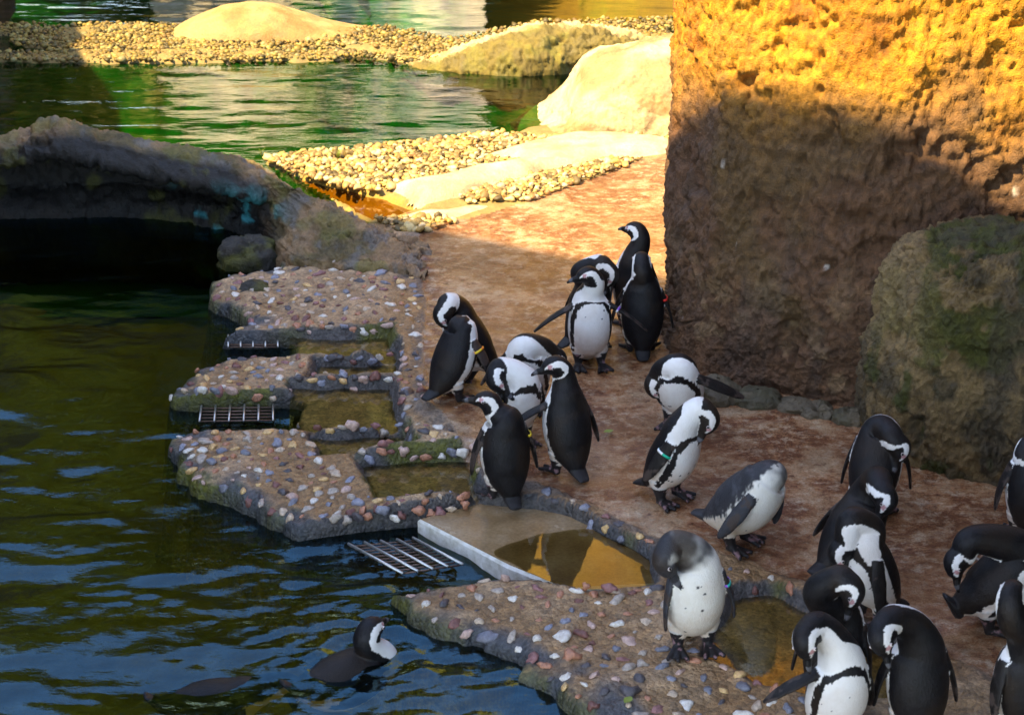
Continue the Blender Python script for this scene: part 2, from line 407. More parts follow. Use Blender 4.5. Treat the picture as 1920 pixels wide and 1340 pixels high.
# ------------------------------------------------------------------ water
RIMBACK = [G(-400, 205, .2), G(0, 215, .2), G(200, 225, .2), G(330, 262, .2), G(440, 285, .15), G(520, 330, .1), G(600, 375, .05), G(690, 425, 0), G(760, 470, 0)]
def water_grid(name, x0, x1, y0, y1, dx, dy, hf, mat, z, keep):
    xs = np.arange(x0, x1, dx); ys = np.arange(y0, y1, dy)
    x, y = np.meshgrid(xs, ys, indexing='ij')
    v = np.stack([x, y, z + hf(x, y)], -1).reshape(-1, 3); f = gridf(len(xs), len(ys))
    k = keep(x, y)[:-1, :-1].ravel(); f = f[k]
    used, inv = np.unique(f, return_inverse=True)
    return tag(obj(name, mesh(name, v[used], inv.reshape(-1, 4), mat)), kind='structure')
def waves(x, y):
    wx = x + .12*fbm(x*1.6, y*2.2, x*0, 3, 31); wy = y + .10*fbm(x*1.4, y*2.0, x*0+5, 3, 33)
    near = sstep(9.6, 6.6, y)*.6 + .4
    h = .018*vnoise(wx*1.5+3, wy*3.9, x*0, 41) + .0075*vnoise(wx*3.6, wy*9, x*0+2, 43) + .0030*vnoise(wx*8, wy*19, x*0+4, 47) + .0010*vnoise(wx*19, wy*40, x*0+6, 49)
    px, py = G(700, 1245, WZ)
    d = np.hypot(x-px, (y-py)*1.3)
    dd = d + .10*fbm(x*4, y*5, x*0+9, 3, 61)
    ring = (.0035*np.sin(dd*38) + .010*fbm(x*9, y*16, x*0+3, 3, 63))*np.exp(-d*1.7)
    return h*near + ring
def keep_near(x, y):
    return (y < np.interp(x, [p[0] for p in RIMBACK], [p[1] for p in RIMBACK])) & (sdf(MASS, x, y) < .22)
# the grate channels run into the mass: keep the water there too
def keep_near2(x, y):
    k = keep_near(x, y)
    for P in NOTCH: k |= sdf(P, x, y) > -.06
    return k & (y < np.interp(x, [p[0] for p in RIMBACK], [p[1] for p in RIMBACK]))
water_grid('pool_water', -4.2, 1.9, 5.3, 12.6, .016, .016, waves, M['water_near'], WZ, keep_near2)
def waves_far(x, y):
    return .005*vnoise(x*2.2+.5*y, y*7, x*0, 51) + .002*vnoise(x*6, y*17, x*0, 53)
water_grid('upper_pool_water', -9, 6, 10.6, 24, .03, .03, waves_far, M['water_far'], UZ,
    lambda x, y: (y > np.interp(x, [p[0] for p in RIMBACK], [p[1]-.12 for p in RIMBACK])) & (sdf(BANK, x, y) < .1) & (sdf(SPOOL, x, y) < -.02) & (sdf(PAVE, x, y) < -.12) & ((y > 11.6) | (x < -.6)))
def sheet(name, poly, z, mat):
    p = [(x, y, z) for x, y in poly]
    if sum(p[i-1][0]*p[i][1]-p[i][0]*p[i-1][1] for i in range(len(p))) < 0: p = p[::-1]
    return tag(obj(name, mesh(name, p, [tuple(range(len(p)))], mat, False)), kind='structure')
def grow(P, d):
    c = P.mean(0); q = P - c; r = np.linalg.norm(q, axis=1, keepdims=True); return c + q*(1 + d/r)
M['brown_pool'] = m_water('brown_pool_water', (.62, .46, .12), 1.5, [(14, 1, 2, .08, .006)])
sheet('small_pool_water', grow(SPOOL, .10), UZ-.003, M['brown_pool'])
for i, P in enumerate(BASIN): sheet('puddle', grow(P, .015), (-.088 if i < 5 else -.062) - .0007*i, M['puddle'])

# ------------------------------------------------------------------ concrete step, grates
def catmull(P, n, closed=False):
    P = np.asarray(P, float); m = len(P); out = []
    seg = m if closed else m-1
    t = np.linspace(0, seg, n, endpoint=not closed)
    i = np.minimum(t.astype(int), seg-1); f = (t-i)[:, None]
    g = (lambda k: P[k % m]) if closed else (lambda k: P[np.clip(k, 0, m-1)])
    p0, p1, p2, p3 = g(i-1), g(i), g(i+1), g(i+2)
    return .5*(2*p1 + (p2-p0)*f + (2*p0-5*p1+4*p2-p3)*f**2 + (3*p1-p0-3*p2+p3)*f**3)
def prism(name, poly, z0, z1, mats, inset=.012):
    n = len(poly); c = poly.mean(0)
    lo = [(x, y, z0) for x, y in poly]; mid = [(x, y, z1-inset) for x, y in poly]
    top = [(*(p + (c-p)/np.linalg.norm(c-p)*inset), z1) for p in poly]
    F = [tuple(range(2*n, 3*n))] + [(i, (i+1) % n, n+(i+1) % n, n+i) for i in range(n)] + [(n+i, n+(i+1) % n, 2*n+(i+1) % n, 2*n+i) for i in range(n)]
    me = mesh(name, lo+mid+top, F, mats[0], False); me.materials.append(mats[1])
    bm = bmesh.new(); bm.from_mesh(me); bmesh.ops.recalc_face_normals(bm, faces=bm.faces); bm.to_mesh(me); bm.free()
    for i, p in enumerate(me.polygons): p.material_index = 0 if i == 0 else 1
    return me
STEP = GP([(783, 972), (905, 940), (1010, 940), (1080, 960), (1245, 1040), (1240, 1094), (1060, 1104), (950, 1060)], -.07)
tag(obj('concrete_step', prism('concrete_step', STEP, -.45, -.07, (M['slab'], M['slab_edge']))), 'wet buff concrete step with pale front edge beside the drain grate', kind='structure')
def soft(P, n=70, a=.018):
    q = catmull(P, n, True); c = q.mean(0); d = q - c; r = np.linalg.norm(d, axis=1, keepdims=True)
    return q + d/r*(a*fbm(q[:, 0]*11, q[:, 1]*11, q[:, 0]*0, 3, 88))[:, None]
sheet('puddle', soft(GP([(1000, 1005), (1090, 992), (1190, 1025), (1240, 1052), (1232, 1094), (1070, 1100), (985, 1068), (930, 1035)], -.066)), -.066, M['puddle'])

def grate(label, A, B, Cc, D, z, nb, nr, rb=.0065, rr=.0042):
    ax, ay = G(*A, z); e = tag(obj('drain_grate', None, loc=(ax, ay, z)), label, 'grate', 'drain grates between the ledges')
    P = [np.array(G(*q, z)) for q in (A, B, Cc, D)]; O = np.array((ax, ay))
    for i in range(nb):
        t = i/(nb-1); a = P[0]*(1-t)+P[1]*t-O; b = P[3]*(1-t)+P[2]*t-O
        v, f = tube([(a[0], a[1], .006), (b[0], b[1], .006)], rb, 8); obj('bar', mesh('bar', v, f, M['steel']), e)
    for i in range(nr):
        t = (i+.4)/nr; a = P[0]*(1-t)+P[3]*t-O; b = P[1]*(1-t)+P[2]*t-O
        v, f = tube([(a[0], a[1], -.004), (b[0], b[1], -.004)], rr, 6); obj('rod', mesh('rod', v, f, M['rust']), e)
grate('largest steel drain grate beside the wet concrete step', (653, 1021), (774, 1010), (868, 1060), (756, 1077), WZ+.03, 5, 11)
grate('steel drain grate in the gap before the broad pebbled ledge', (378, 762), (512, 760), (512, 790), (374, 792), WZ+.03, 6, 5, .005)
grate('farthest small steel drain grate below the mossy ledge', (428, 630), (521, 630), (521, 652), (428, 652), WZ+.03, 5, 5, .005)

# ------------------------------------------------------------------ rocks
def grid_normals(P, wrap):
    du = (np.roll(P, -1, 0) - np.roll(P, 1, 0)) if wrap else np.gradient(P, axis=0)
    dv = np.gradient(P, axis=1); n = np.cross(du, dv)
    return n/(np.linalg.norm(n, axis=-1, keepdims=True)+1e-9)
def crag(x, y, z, s=0, k=1.0):
    big = fbm(x*1.5, y*1.5, z*1.5, 3, s)*.05
    ck = np.abs(fbm(x*1.9+7, y*1.9, z*2.6, 4, s+60)); crack = -.045*sstep(.045, .0, ck)*k*sstep(-.1, .3, fbm(x*1.2, y*1.2, z*1.2+4, 2, s+62))
    wx = x + .04*fbm(x*7, y*7, z*7, 3, s+50); wz = z + .04*fbm(x*7, y*7, z*7+9, 3, s+52); wy = y + .04*fbm(x*7+4, y*7, z*7, 3, s+54)
    lump = .5 - worley(wx*7, wy*7, wz*7, s+3)
    l2 = .5 - worley(wx*26, wy*26, wz*26, s+5)
    l3 = .5 - worley(wx*60, wy*60, wz*60, s+6)
    vary = sstep(-.4, .5, fbm(x*2.2, y*2.2, z*2.2, 2, s+20))
    pit = np.minimum(0, fbm(x*9, y*9, z*9, 4, s+9)+.12)
    rid = np.abs(fbm(x*16, y*16, z*12, 5, s+10, .62))
    return big + crack + k*(.018*lump + (.012+.012*vary)*l2 + .015*l3 + (.05+.06*vary)*pit + .034*rid), lump, pit
def lerp3(a, b, k): return a*(1-k[..., None]) + np.asarray(b)*k[..., None]
def boulder(name, plan, prof, nr, nv, s, k, colf, mat, lean=(0, 0)):
    ring = catmull(plan, nr, True); c = np.mean(plan, 0)
    pr = catmull(np.array(prof), nv)
    z = np.broadcast_to(pr[:, 0], (nr, nv)); sc = pr[:, 1]
    P = np.zeros((nr, nv, 3)); P[..., :2] = c + (ring[:, None]-c)*np.maximum(sc, 0)[None, :, None]; P[..., 2] = z
    P[..., 0] += lean[0]*np.maximum(z, 0); P[..., 1] += lean[1]*np.maximum(z, 0)
    N = grid_normals(P, True)
    if (N[..., :2]*(P[..., :2]-c)).sum() < 0: N = -N
    d, lump, pit = crag(P[..., 0], P[..., 1], P[..., 2], s, k)
    Q = P + N*d[..., None]
    col = colf(Q, d, lump, pit)
    o = obj(name, mesh(name, Q.reshape(-1, 3), gridf(nr, nv, True), mat, True, col.reshape(-1, 3)))
    return o
def col_big(Q, d, lump, pit):
    x, y, z = Q[..., 0], Q[..., 1], Q[..., 2]
    n = fbm(x*2.4, y*2.4, z*2.4, 4, 70); n2 = fbm(x*9, y*9, z*9, 3, 72)
    st = fbm(x*7, y*7, z*.9, 3, 74)
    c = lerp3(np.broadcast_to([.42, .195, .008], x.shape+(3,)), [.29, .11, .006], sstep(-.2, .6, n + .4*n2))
    c = lerp3(c, [.082, .044, .025], sstep(1.65, 1.05, z + .28*n)*.95)  # sunlit gold above and shaded brown below are painted into the albedo
    c = lerp3(c, [.19, .12, .06], sstep(.25, .55, n2)*sstep(.9, .2, z)*.75)
    c = lerp3(c, [.075, .05, .035], sstep(.15, .55, st)*.5*sstep(1.9, 1.0, z))
    c = lerp3(c, [.10, .085, .015], sstep(.2, .6, fbm(x*1.7, y*1.7, z*1.7, 3, 77))*.2*sstep(1.7, 1.0, z))
    gs = worley(x*6, y*6, z*4, 78); return lerp3(c, [.45, .42, .38], sstep(.10, .05, gs + .06*n2)*sstep(1.2, .9, z))
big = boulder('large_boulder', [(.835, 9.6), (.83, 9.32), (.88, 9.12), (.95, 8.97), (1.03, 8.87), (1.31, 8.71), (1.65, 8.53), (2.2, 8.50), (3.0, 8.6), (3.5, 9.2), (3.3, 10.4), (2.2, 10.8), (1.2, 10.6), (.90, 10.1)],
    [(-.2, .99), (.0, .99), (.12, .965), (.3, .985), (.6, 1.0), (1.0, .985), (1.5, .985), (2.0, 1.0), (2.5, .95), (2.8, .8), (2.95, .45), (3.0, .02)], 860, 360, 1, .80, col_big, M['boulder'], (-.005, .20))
tag(big, 'huge rough ochre boulder, coloured golden above for sun and brown below for shade', 'boulder')
def col_moss(Q, d, lump, pit):
    x, y, z = Q[..., 0], Q[..., 1], Q[..., 2]
    n = fbm(x*3, y*3, z*3, 4, 80); n2 = fbm(x*10, y*10, z*10, 3, 82)
    c = lerp3(np.broadcast_to([.135, .09, .036], x.shape+(3,)), [.055, .04, .018], sstep(-.2, .4, n2))
    c = lerp3(c, [.04, .044, .004], sstep(-.0, .30, n + .5*n2 + .35*(z-.5))*.9)
    c = lerp3(c, [.05, .04, .025], sstep(.1, .5, fbm(x*8, y*8, z*1.0, 3, 84))*.6)
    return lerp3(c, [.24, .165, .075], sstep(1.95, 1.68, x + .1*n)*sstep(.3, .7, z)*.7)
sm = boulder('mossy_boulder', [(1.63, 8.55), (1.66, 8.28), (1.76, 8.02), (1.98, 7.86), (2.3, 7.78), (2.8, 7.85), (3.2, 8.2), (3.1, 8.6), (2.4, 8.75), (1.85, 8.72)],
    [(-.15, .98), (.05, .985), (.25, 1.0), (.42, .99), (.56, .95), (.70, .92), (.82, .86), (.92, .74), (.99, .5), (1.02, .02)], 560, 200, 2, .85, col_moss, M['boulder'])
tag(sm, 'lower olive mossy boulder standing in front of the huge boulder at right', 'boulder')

def loaf(name, sil, Y0, zb, df, db, nx, ny, s, k, colf, mat, power=.55, crg=True):
    """a rock whose skyline is given by sil (pixels at distance Y0)"""
    S = np.array([W(x, y, Y0)[:] for x, y in sil]); xs_ = np.linspace(S[0, 0], S[-1, 0], nx)
    h = np.interp(xs_, S[:, 0], S[:, 2]); kern = np.ones(5)/5
    h = np.convolve(np.pad(h, 2, 'edge'), kern, 'valid') - zb
    th = np.linspace(0, math.pi, ny)
    u = np.cos(th); e = np.abs(np.sin(th))**power
    tt = np.linspace(0, 1, nx); dep = np.clip(4*tt*(1-tt), 0, 1)**.35
    P = np.zeros((nx, ny, 3)); P[..., 0] = xs_[:, None]
    P[..., 1] = Y0 + np.where(u < 0, u*df, u*db)[None, :]*dep[:, None]
    P[..., 2] = zb - .05 + (h[:, None]+.05)*e[None, :]
    N = grid_normals(P, False); N = np.where(N[..., 2:3] < 0, -N, N)
    d, lump, pit = crag(P[..., 0], P[..., 1], P[..., 2], s, k); Q = P + N*(d*min(1, k*1.0))[..., None]
    return obj(name, mesh(name, Q.reshape(-1, 3), gridf(nx, ny), mat, True, colf(Q, d, lump, pit).reshape(-1, 3)))
def col_sand(c1, c2, s):
    def f(Q, d, lump, pit):
        x, y, z = Q[..., 0], Q[..., 1], Q[..., 2]; n = fbm(x*3, y*3, z*3, 4, s)
        return lerp3(np.broadcast_to(c1, x.shape+(3,)), c2, sstep(-.3, .45, n))
    return f
tag(loaf('sandy_mound', [(270, 82), (310, 68), (345, 45), (380, 28), (420, 12), (460, 7), (510, 10), (560, 28), (600, 45), (650, 56), (690, 62), (745, 70)], 15.85, UZ, .35, .5, 150, 60, 11, .3,
    col_sand([.30, .21, .085], [.24, .15, .05], 90), M['pale_rock'], .8), 'smooth sandy hump of rock on the far gravel island', 'rock')
def col_log(Q, d, lump, pit):
    n = fbm(Q[..., 0]*7, Q[..., 1]*7, Q[..., 2]*7, 3, 94)
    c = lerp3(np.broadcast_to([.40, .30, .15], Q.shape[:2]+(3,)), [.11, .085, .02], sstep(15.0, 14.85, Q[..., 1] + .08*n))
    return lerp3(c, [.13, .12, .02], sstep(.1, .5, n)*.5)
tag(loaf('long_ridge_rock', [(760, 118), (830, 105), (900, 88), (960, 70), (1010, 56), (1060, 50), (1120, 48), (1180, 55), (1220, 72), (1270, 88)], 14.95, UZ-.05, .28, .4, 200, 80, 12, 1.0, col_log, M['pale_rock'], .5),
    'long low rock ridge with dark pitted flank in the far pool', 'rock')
tag(loaf('pale_rock', [(960, 262), (1000, 238), (1035, 205), (1062, 178), (1080, 140), (1100, 112), (1130, 97), (1180, 88), (1255, 74), (1330, 66), (1420, 80), (1520, 160), (1560, 240)], 13.5, -.03, .62, .6, 260, 150, 13, .6,
    col_sand([.42, .33, .19], [.26, .17, .075], 96), M['pale_rock'], .6), 'bleached pale rock dome left of the huge boulder', 'rock')

def flat_rock(label, poly, h, s, name='flat_rock'):
    P = GP(poly, 0); x0, y0 = P.min(0)-.05; x1, y1 = P.max(0)+.05
    a = np.arange(x0, x1, .022); b = np.arange(y0, y1, .022); x, y = np.meshgrid(a, b, indexing='ij')
    n = fbm(x*3, y*3, x*0, 4, s); d = sdf(P, x, y) + n*.02 + .015
    z = -.04 + (h+.04)*np.sqrt(np.clip(sstep(-.02, .16, d), 0, 1)) + n*.012
    f = gridf(len(a), len(b)); f = f[(d[:-1, :-1] > -.02).ravel()]; u, inv = np.unique(f, return_inverse=True)
    v = np.stack([x, y, z], -1).reshape(-1, 3)[u]
    cc = np.broadcast_to([.40, .31, .18], v.shape)*(1 + .3*fbm(v[:, 0]*6, v[:, 1]*6, v[:, 2]*6, 4, s+3))[:, None]
    return tag(obj(name, mesh(name, v, inv.reshape(-1, 4), M['pale_rock'], True, cc)), label, 'rock')
flat_rock('bleached flat slab of rock spreading below the pale rock dome', [(900, 290), (985, 268), (1080, 250), (1160, 250), (1262, 268), (1264, 284), (1185, 300), (1060, 312), (985, 305)], .06, 101)
flat_rock('bleached tongue of flat rock between two gravel strips', [(722, 352), (800, 338), (890, 318), (1000, 302), (1140, 296), (1020, 322), (940, 342), (870, 366), (790, 384)], .07, 103)
flat_rock('low buff concrete wedge between the gravel and the sunlit pavement', [(715, 408), (790, 388), (870, 380), (965, 378), (868, 412), (800, 416)], .015, 105, 'concrete_wedge')

# the rim rock: a thin wall with a dark hollow under its crest, running down to the ledge
ST = [((-420, 215), .45, (-420, 404), 1), ((-160, 215), .52, (-160, 405), 1), ((0, 232), .50, (0, 407), 1), ((85, 208), .60, (100, 407), 1), ((170, 222), .56, (180, 405), 1), ((290, 250), .48, (280, 407), 1), ((395, 268), .44, (370, 418), 1),
      ((470, 296), .38, (440, 434), .8), ((535, 332), .32, (488, 452), .3), ((600, 368), .25, (535, 486), 0), ((660, 400), .19, (590, 500), 0), ((720, 432), .12, (660, 508), 0), ((768, 462), .07, (735, 514), 0), ((790, 482), .02, (775, 520), 0), ((806, 496), -.06, (800, 524), 0)]
sec = []
for cp, cz, fp, uc in ST:
    c = np.array((*G(*cp, cz), cz)); f = np.array((*G(*fp, WZ if uc > 0 else -.01), WZ if uc > 0 else -.03))
    d = f[:2]-c[:2]; d = np.array((.15, -1.0)) if uc > .5 else d/np.linalg.norm(d); d = d/np.linalg.norm(d)
    b = -d if uc <= .5 else np.array((.1, 1.0)); D3 = lambda v, q, z: np.array((*(v[:2] + q), z))
    bw = min(1.0, .4 + cz)
    bx = .24*uc; cz = cz - .05*uc - .03; c[2] = cz
    row = [D3(c, b*(.50*bw+bx), -.5), D3(c, b*(.40*bw+bx), cz*.3-.05), D3(c, b*(.22*bw+bx*.8), cz*.55), D3(c, b*(.07+bx*.2), cz-.04), c]
    A = [D3(c, d*.10, cz-.05), D3(c, d*.15, cz-.15), D3(f, -d*.16, max(cz*.55, .05)), D3(f, -d*.22, .0), D3(f, d*.0, WZ+.03), D3(f, -d*.02, WZ-.45)]
    B = [c*.82+f*.18 + np.array((0, 0, .03*cz/.3)), c*.62+f*.38 + np.array((0, 0, .05*cz/.3)), c*.42+f*.58+np.array((0, 0, .05*cz/.3)), c*.2+f*.8+np.array((0, 0, .03)), f*1.0, D3(f, d*.06, WZ-.35)]
    row += [a*uc + q*(1-uc) for a, q in zip(A, B)]
    sec.append(row)
sec = np.array(sec)
nu, nv = 330, 120
tmp = np.stack([catmull(sec[:, j], nu) for j in range(sec.shape[1])], 1)
P = np.stack([catmull(tmp[i], nv) for i in range(nu)], 0)
N = grid_normals(P, False)
if N[:, int(nv*.4), 2].mean() < 0: N = -N
d, lump, pit = crag(P[..., 0], P[..., 1], P[..., 2], 5, 1.15)
Q = P + N*(d*.8)[..., None]
x, y, z = Q[..., 0], Q[..., 1], Q[..., 2]
n = fbm(x*3, y*3, z*3, 4, 110); n2 = fbm(x*11, y*4, z*14, 3, 112); vv = np.broadcast_to(np.linspace(0, 1, nv), x.shape)
cc = lerp3(np.broadcast_to([.215, .135, .068], x.shape+(3,)), [.105, .078, .032], sstep(-.1, .5, n + .3*n2))
cc = lerp3(cc, [.13, .13, .135], sstep(.2, .6, n2)*.5)
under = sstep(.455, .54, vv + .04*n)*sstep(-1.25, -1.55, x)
cc = lerp3(cc, [.016, .015, .014], under*.97)  # shade of the hollow, with its wet dark rock, painted into the colour
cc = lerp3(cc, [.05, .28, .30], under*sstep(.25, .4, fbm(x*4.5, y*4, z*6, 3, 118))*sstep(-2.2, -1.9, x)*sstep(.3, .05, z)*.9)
cc = lerp3(cc, [.12, .12, .02], sstep(.25, .6, fbm(x*5, y*5, z*5, 3, 115))*.45)
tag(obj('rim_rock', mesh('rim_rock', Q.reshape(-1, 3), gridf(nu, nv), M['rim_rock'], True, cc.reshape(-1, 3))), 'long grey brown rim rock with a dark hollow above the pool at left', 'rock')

def lump_rock(name, label, px, py, z, size, s, cold, cat='rock', grp=None, rot=0, kk=.6):
    nu_, nv_ = 56, 30
    th = np.linspace(0, 2*math.pi, nu_, endpoint=False)[:, None]; ph = np.linspace(-1.55, 1.55, nv_)[None, :]
    P = np.stack([np.cos(th)*np.cos(ph)*size[0], np.sin(th)*np.cos(ph)*size[1], np.sin(ph)*size[2] + 0*th], -1)
    P = np.sign(P)*np.abs(P/np.array(size))**.8*np.array(size)
    ca, sa = math.cos(rot), math.sin(rot); P[..., :2] = P[..., :2] @ np.array([[ca, sa], [-sa, ca]])
    N = P/np.linalg.norm(P, axis=-1, keepdims=True)
    gx, gy = G(px, py, z); d, lump, pit = crag(P[..., 0]+gx, P[..., 1]+gy, P[..., 2], s, kk)
    Q = P + N*(d*min(1, size[2]*11))[..., None]
    n = fbm((Q[..., 0]+gx)*8, (Q[..., 1]+gy)*8, Q[..., 2]*8, 3, s+40)
    cc = lerp3(np.broadcast_to(cold[0], n.shape+(3,)), cold[1], sstep(-.3, .4, n))
    return tag(obj(name, mesh(name, Q.reshape(-1, 3), gridf(nu_, nv_, True), M['rim_rock'], True, cc.reshape(-1, 3)), loc=(gx, gy, z)), label, cat, grp)
DK = ([.03, .026, .02], [.055, .052, .01])
lump_rock('dark_rock', 'dark mossy rock lump at the foot of the rim rock', 472, 484, -.10, (.17, .12, .12), 31, DK)
lump_rock('dark_rock', 'small dark mossy stone in the water beside the far pebbled ledge', 478, 562, -.12, (.09, .07, .08), 33, DK)
GS = ([.10, .08, .05], [.06, .052, .028])
for i, (a, b, w_, h_, tx) in enumerate([(1345, 742, .13, .075, 'leftmost low grey stone'), (1420, 752, .12, .06, 'second low grey stone from the left'), (1490, 765, .10, .05, 'small middle stone'), (1535, 775, .10, .065, 'fourth low stone from the left'), (1590, 786, .09, .06, 'rightmost low grey stone')]):
    lump_rock('footing_stone', tx + ' in the row under the huge boulder', a, b, .0, (w_*.85, .085, h_*.8), 35+i, GS, 'stone', 'low stones along the foot of the huge boulder', -.4, 1.1)

# ------------------------------------------------------------------ stones: gravel (stuff) and pebbles set in the ledges
def ico(sub, seed, flat=(1, .8, .55), rough=.18):
    bm = bmesh.new(); bmesh.ops.create_icosphere(bm, subdivisions=sub, radius=1); rng = random.Random(seed)
    V = np.array([v.co[:] for v in bm.verts]); F = np.array([[v.index for v in f.verts] for f in bm.faces]); bm.free()
    n = fbm(V[:, 0]*.9+seed*3.1, V[:, 1]*.9, V[:, 2]*.9, 2, 200+seed)
    return V*(1 + rough*n[:, None]*2)*np.array(flat), F
rng = np.random.default_rng(5)
def scatter(P, n, dmin, tries=30):
    x0, y0 = P.min(0); x1, y1 = P.max(0); pts = np.zeros((0, 2)); k = 0
    cell = {}; out = []
    c = np.stack([rng.uniform(x0, x1, n*tries), rng.uniform(y0, y1, n*tries)], 1); c = c[sdf(P, c[:, 0], c[:, 1]) > 0]
    for p in c:
        q = (int(p[0]/dmin), int(p[1]/dmin))
        if any(np.hypot(*(p-o)) < dmin for a in (-1, 0, 1) for b in (-1, 0, 1) for o in cell.get((q[0]+a, q[1]+b), ())): continue
        cell.setdefault(q, []).append(p); out.append(p)
        if len(out) >= n: break
    return np.array(out)
GPAL = .9*np.array([[.44, .36, .22], [.10, .07, .02], [.32, .18, .06], [.42, .28, .08], [.34, .21, .05], [.55, .42, .18], [.24, .15, .04], [.46, .31, .08], [.38, .27, .11], [.16, .11, .03]])
def gravel(label, polys, z, size, dens, sub, tint=(1, 1, 1)):
    VV = []; FF = []; CL = []; off = 0
    base = [ico(sub, i, (1, .55+.07*i, .45+.04*((i*5) % 6)), .3) for i in range(6)]
    for poly in polys:
        P = poly if isinstance(poly, np.ndarray) else GP(poly, z)
        for p in scatter(P, 4000, size*dens, 8):
            v, f = base[rng.integers(6)]; a = rng.uniform(0, 6.28); s = size*.60*float(np.clip(rng.lognormal(0, .32), .5, 2.0))
            q = v*s; tl = rng.normal(0, .35); q = q @ np.array([[1, 0, 0], [0, math.cos(tl), -math.sin(tl)], [0, math.sin(tl), math.cos(tl)]])
            q = q @ np.array([[math.cos(a), math.sin(a), 0], [-math.sin(a), math.cos(a), 0], [0, 0, 1]])
            zz = z + rng.uniform(0, .6)*size*.5
            VV.append(q + np.array([p[0], p[1], zz])); FF.append(f+off); off += len(v)
            CL.append(np.repeat((GPAL[rng.integers(10)]*rng.uniform(.8, 1.15)*np.array(tint))[None], len(v), 0))
    o = obj('gravel', mesh('gravel', np.concatenate(VV), np.concatenate(FF), M['gravel'], True, np.concatenate(CL)))
    return tag(o, label, 'gravel', None, 'stuff')
gravel('yellow river gravel bank along the green pool', [[(496, 296), (562, 285), (700, 274), (830, 258), (940, 249), (1050, 258), (985, 268), (905, 288), (985, 303), (890, 318), (800, 338), (722, 356), (650, 352), (548, 322)]], .012, .035, .80, 2)
gravel('yellow gravel strip along the edge of the sunlit pavement', [[(860, 368), (940, 342), (1020, 322), (1140, 296), (1205, 297), (1090, 338), (1000, 372), (880, 378)], [(1130, 255), (1265, 238), (1268, 264), (1180, 258)]], .015, .035, .78, 2)
gravel('small gravel heap beside the rim rock and the pavement', [[(700, 405), (770, 408), (862, 410), (800, 432), (750, 432), (720, 420)]], .012, .038, .78, 2)
gravel('mossy gravel island around the sandy hump', [grow(ISL[0], .10)], UZ+.03, .036, .95, 1, (.55, .58, .35))
gravel('narrow mossy gravel bar in the far pool', [grow(ISL[1], .10)], UZ+.025, .034, .95, 1, (.55, .58, .35))
gravel('gravel spit at the top left of the far pool', [grow(ISL[2], .10)], UZ+.025, .034, .95, 1, (.55, .58, .35))
gravel('gravel bar around the long ridge rock', [grow(ISL[3], .10)], UZ+.03, .036, 1.0, 1, (.55, .58, .35))

PEB = []
for i in range(12):
    v, f = ico(2, 20+i, (1, random.Random(i).uniform(.55, .9), random.Random(i+50).uniform(.36, .6)), .34)
    PEB.append(mesh('pebble', v, f, M['pebble']))
def zat(x, y):
    return zland(np.array([float(x)]), np.array([float(y)]))[0][0]
def place_pebbles(r, polys, n, dmin, smin, smax):
    parent = LEDGE[r]
    for poly in polys:
        pts = scatter(GP(poly), n, dmin, 12)
        Z0 = zland(pts[:, 0], pts[:, 1])[0]
        e = .02; zx = (zland(pts[:, 0]+e, pts[:, 1])[0]-zland(pts[:, 0]-e, pts[:, 1])[0])/(2*e); zy = (zland(pts[:, 0], pts[:, 1]+e)[0]-zland(pts[:, 0], pts[:, 1]-e)[0])/(2*e)
        for p, z, sx, sy in zip(pts, Z0, zx, zy):
            if z < WZ+.03 or z < -.095: continue
            o = bpy.data.objects.new('pebble', PEB[rng.integers(12)]); C.objects.link(o); o.parent = parent
            nrm = Vector((-sx, -sy, 1)).normalized()
            s = rng.uniform(smin, smax)*(1.35 if rng.random() < .12 else 1)
            o.rotation_mode = 'QUATERNION'
            o.rotation_quaternion = nrm.to_track_quat('Z', 'Y') @ Matrix.Rotation(rng.uniform(0, 6.28), 4, 'Z').to_quaternion() @ Matrix.Rotation(rng.normal(0, .25), 4, 'X').to_quaternion()
            o.location = Vector((p[0], p[1], z)) - nrm*s*.04; o.scale = (s, s, s)
place_pebbles(2, [[(400, 545), (410, 508), (450, 490), (560, 482), (700, 490), (775, 520), (790, 570), (785, 640), (745, 600), (560, 600), (470, 610), (400, 610), (450, 575), (460, 562)]], 260, .060, .012, .030)
place_pebbles(3, [[(325, 735), (318, 712), (350, 668), (440, 650), (560, 655), (575, 692), (550, 718)], [(745, 640), (790, 640), (795, 745), (750, 780)], [(560, 692), (740, 692), (740, 700), (560, 700)]], 150, .056, .012, .029)
place_pebbles(4, [[(305, 806), (330, 792), (480, 785), (575, 788), (590, 832), (700, 925), (770, 935), (690, 945), (560, 965), (480, 928), (380, 882), (315, 836)], [(765, 790), (840, 800), (900, 880), (900, 830), (775, 825), (670, 836)], [(700, 924), (905, 914), (890, 922), (780, 936)]], 270, .052, .012, .029)
place_pebbles(5, [[(745, 1090), (790, 1072), (940, 1068), (1060, 1096), (1230, 1092), (1300, 1110), (1310, 1215), (1440, 1268), (1560, 1305), (1600, 1420), (1330, 1420), (1180, 1340), (1110, 1300), (1040, 1252), (905, 1170), (805, 1130)], [(1020, 910), (1130, 958), (1225, 1012), (1215, 1020), (1060, 940), (1000, 925)], [(1250, 1050), (1400, 1060), (1500, 1100), (1450, 1090), (1370, 1094)]], 285, .060, .012, .030)
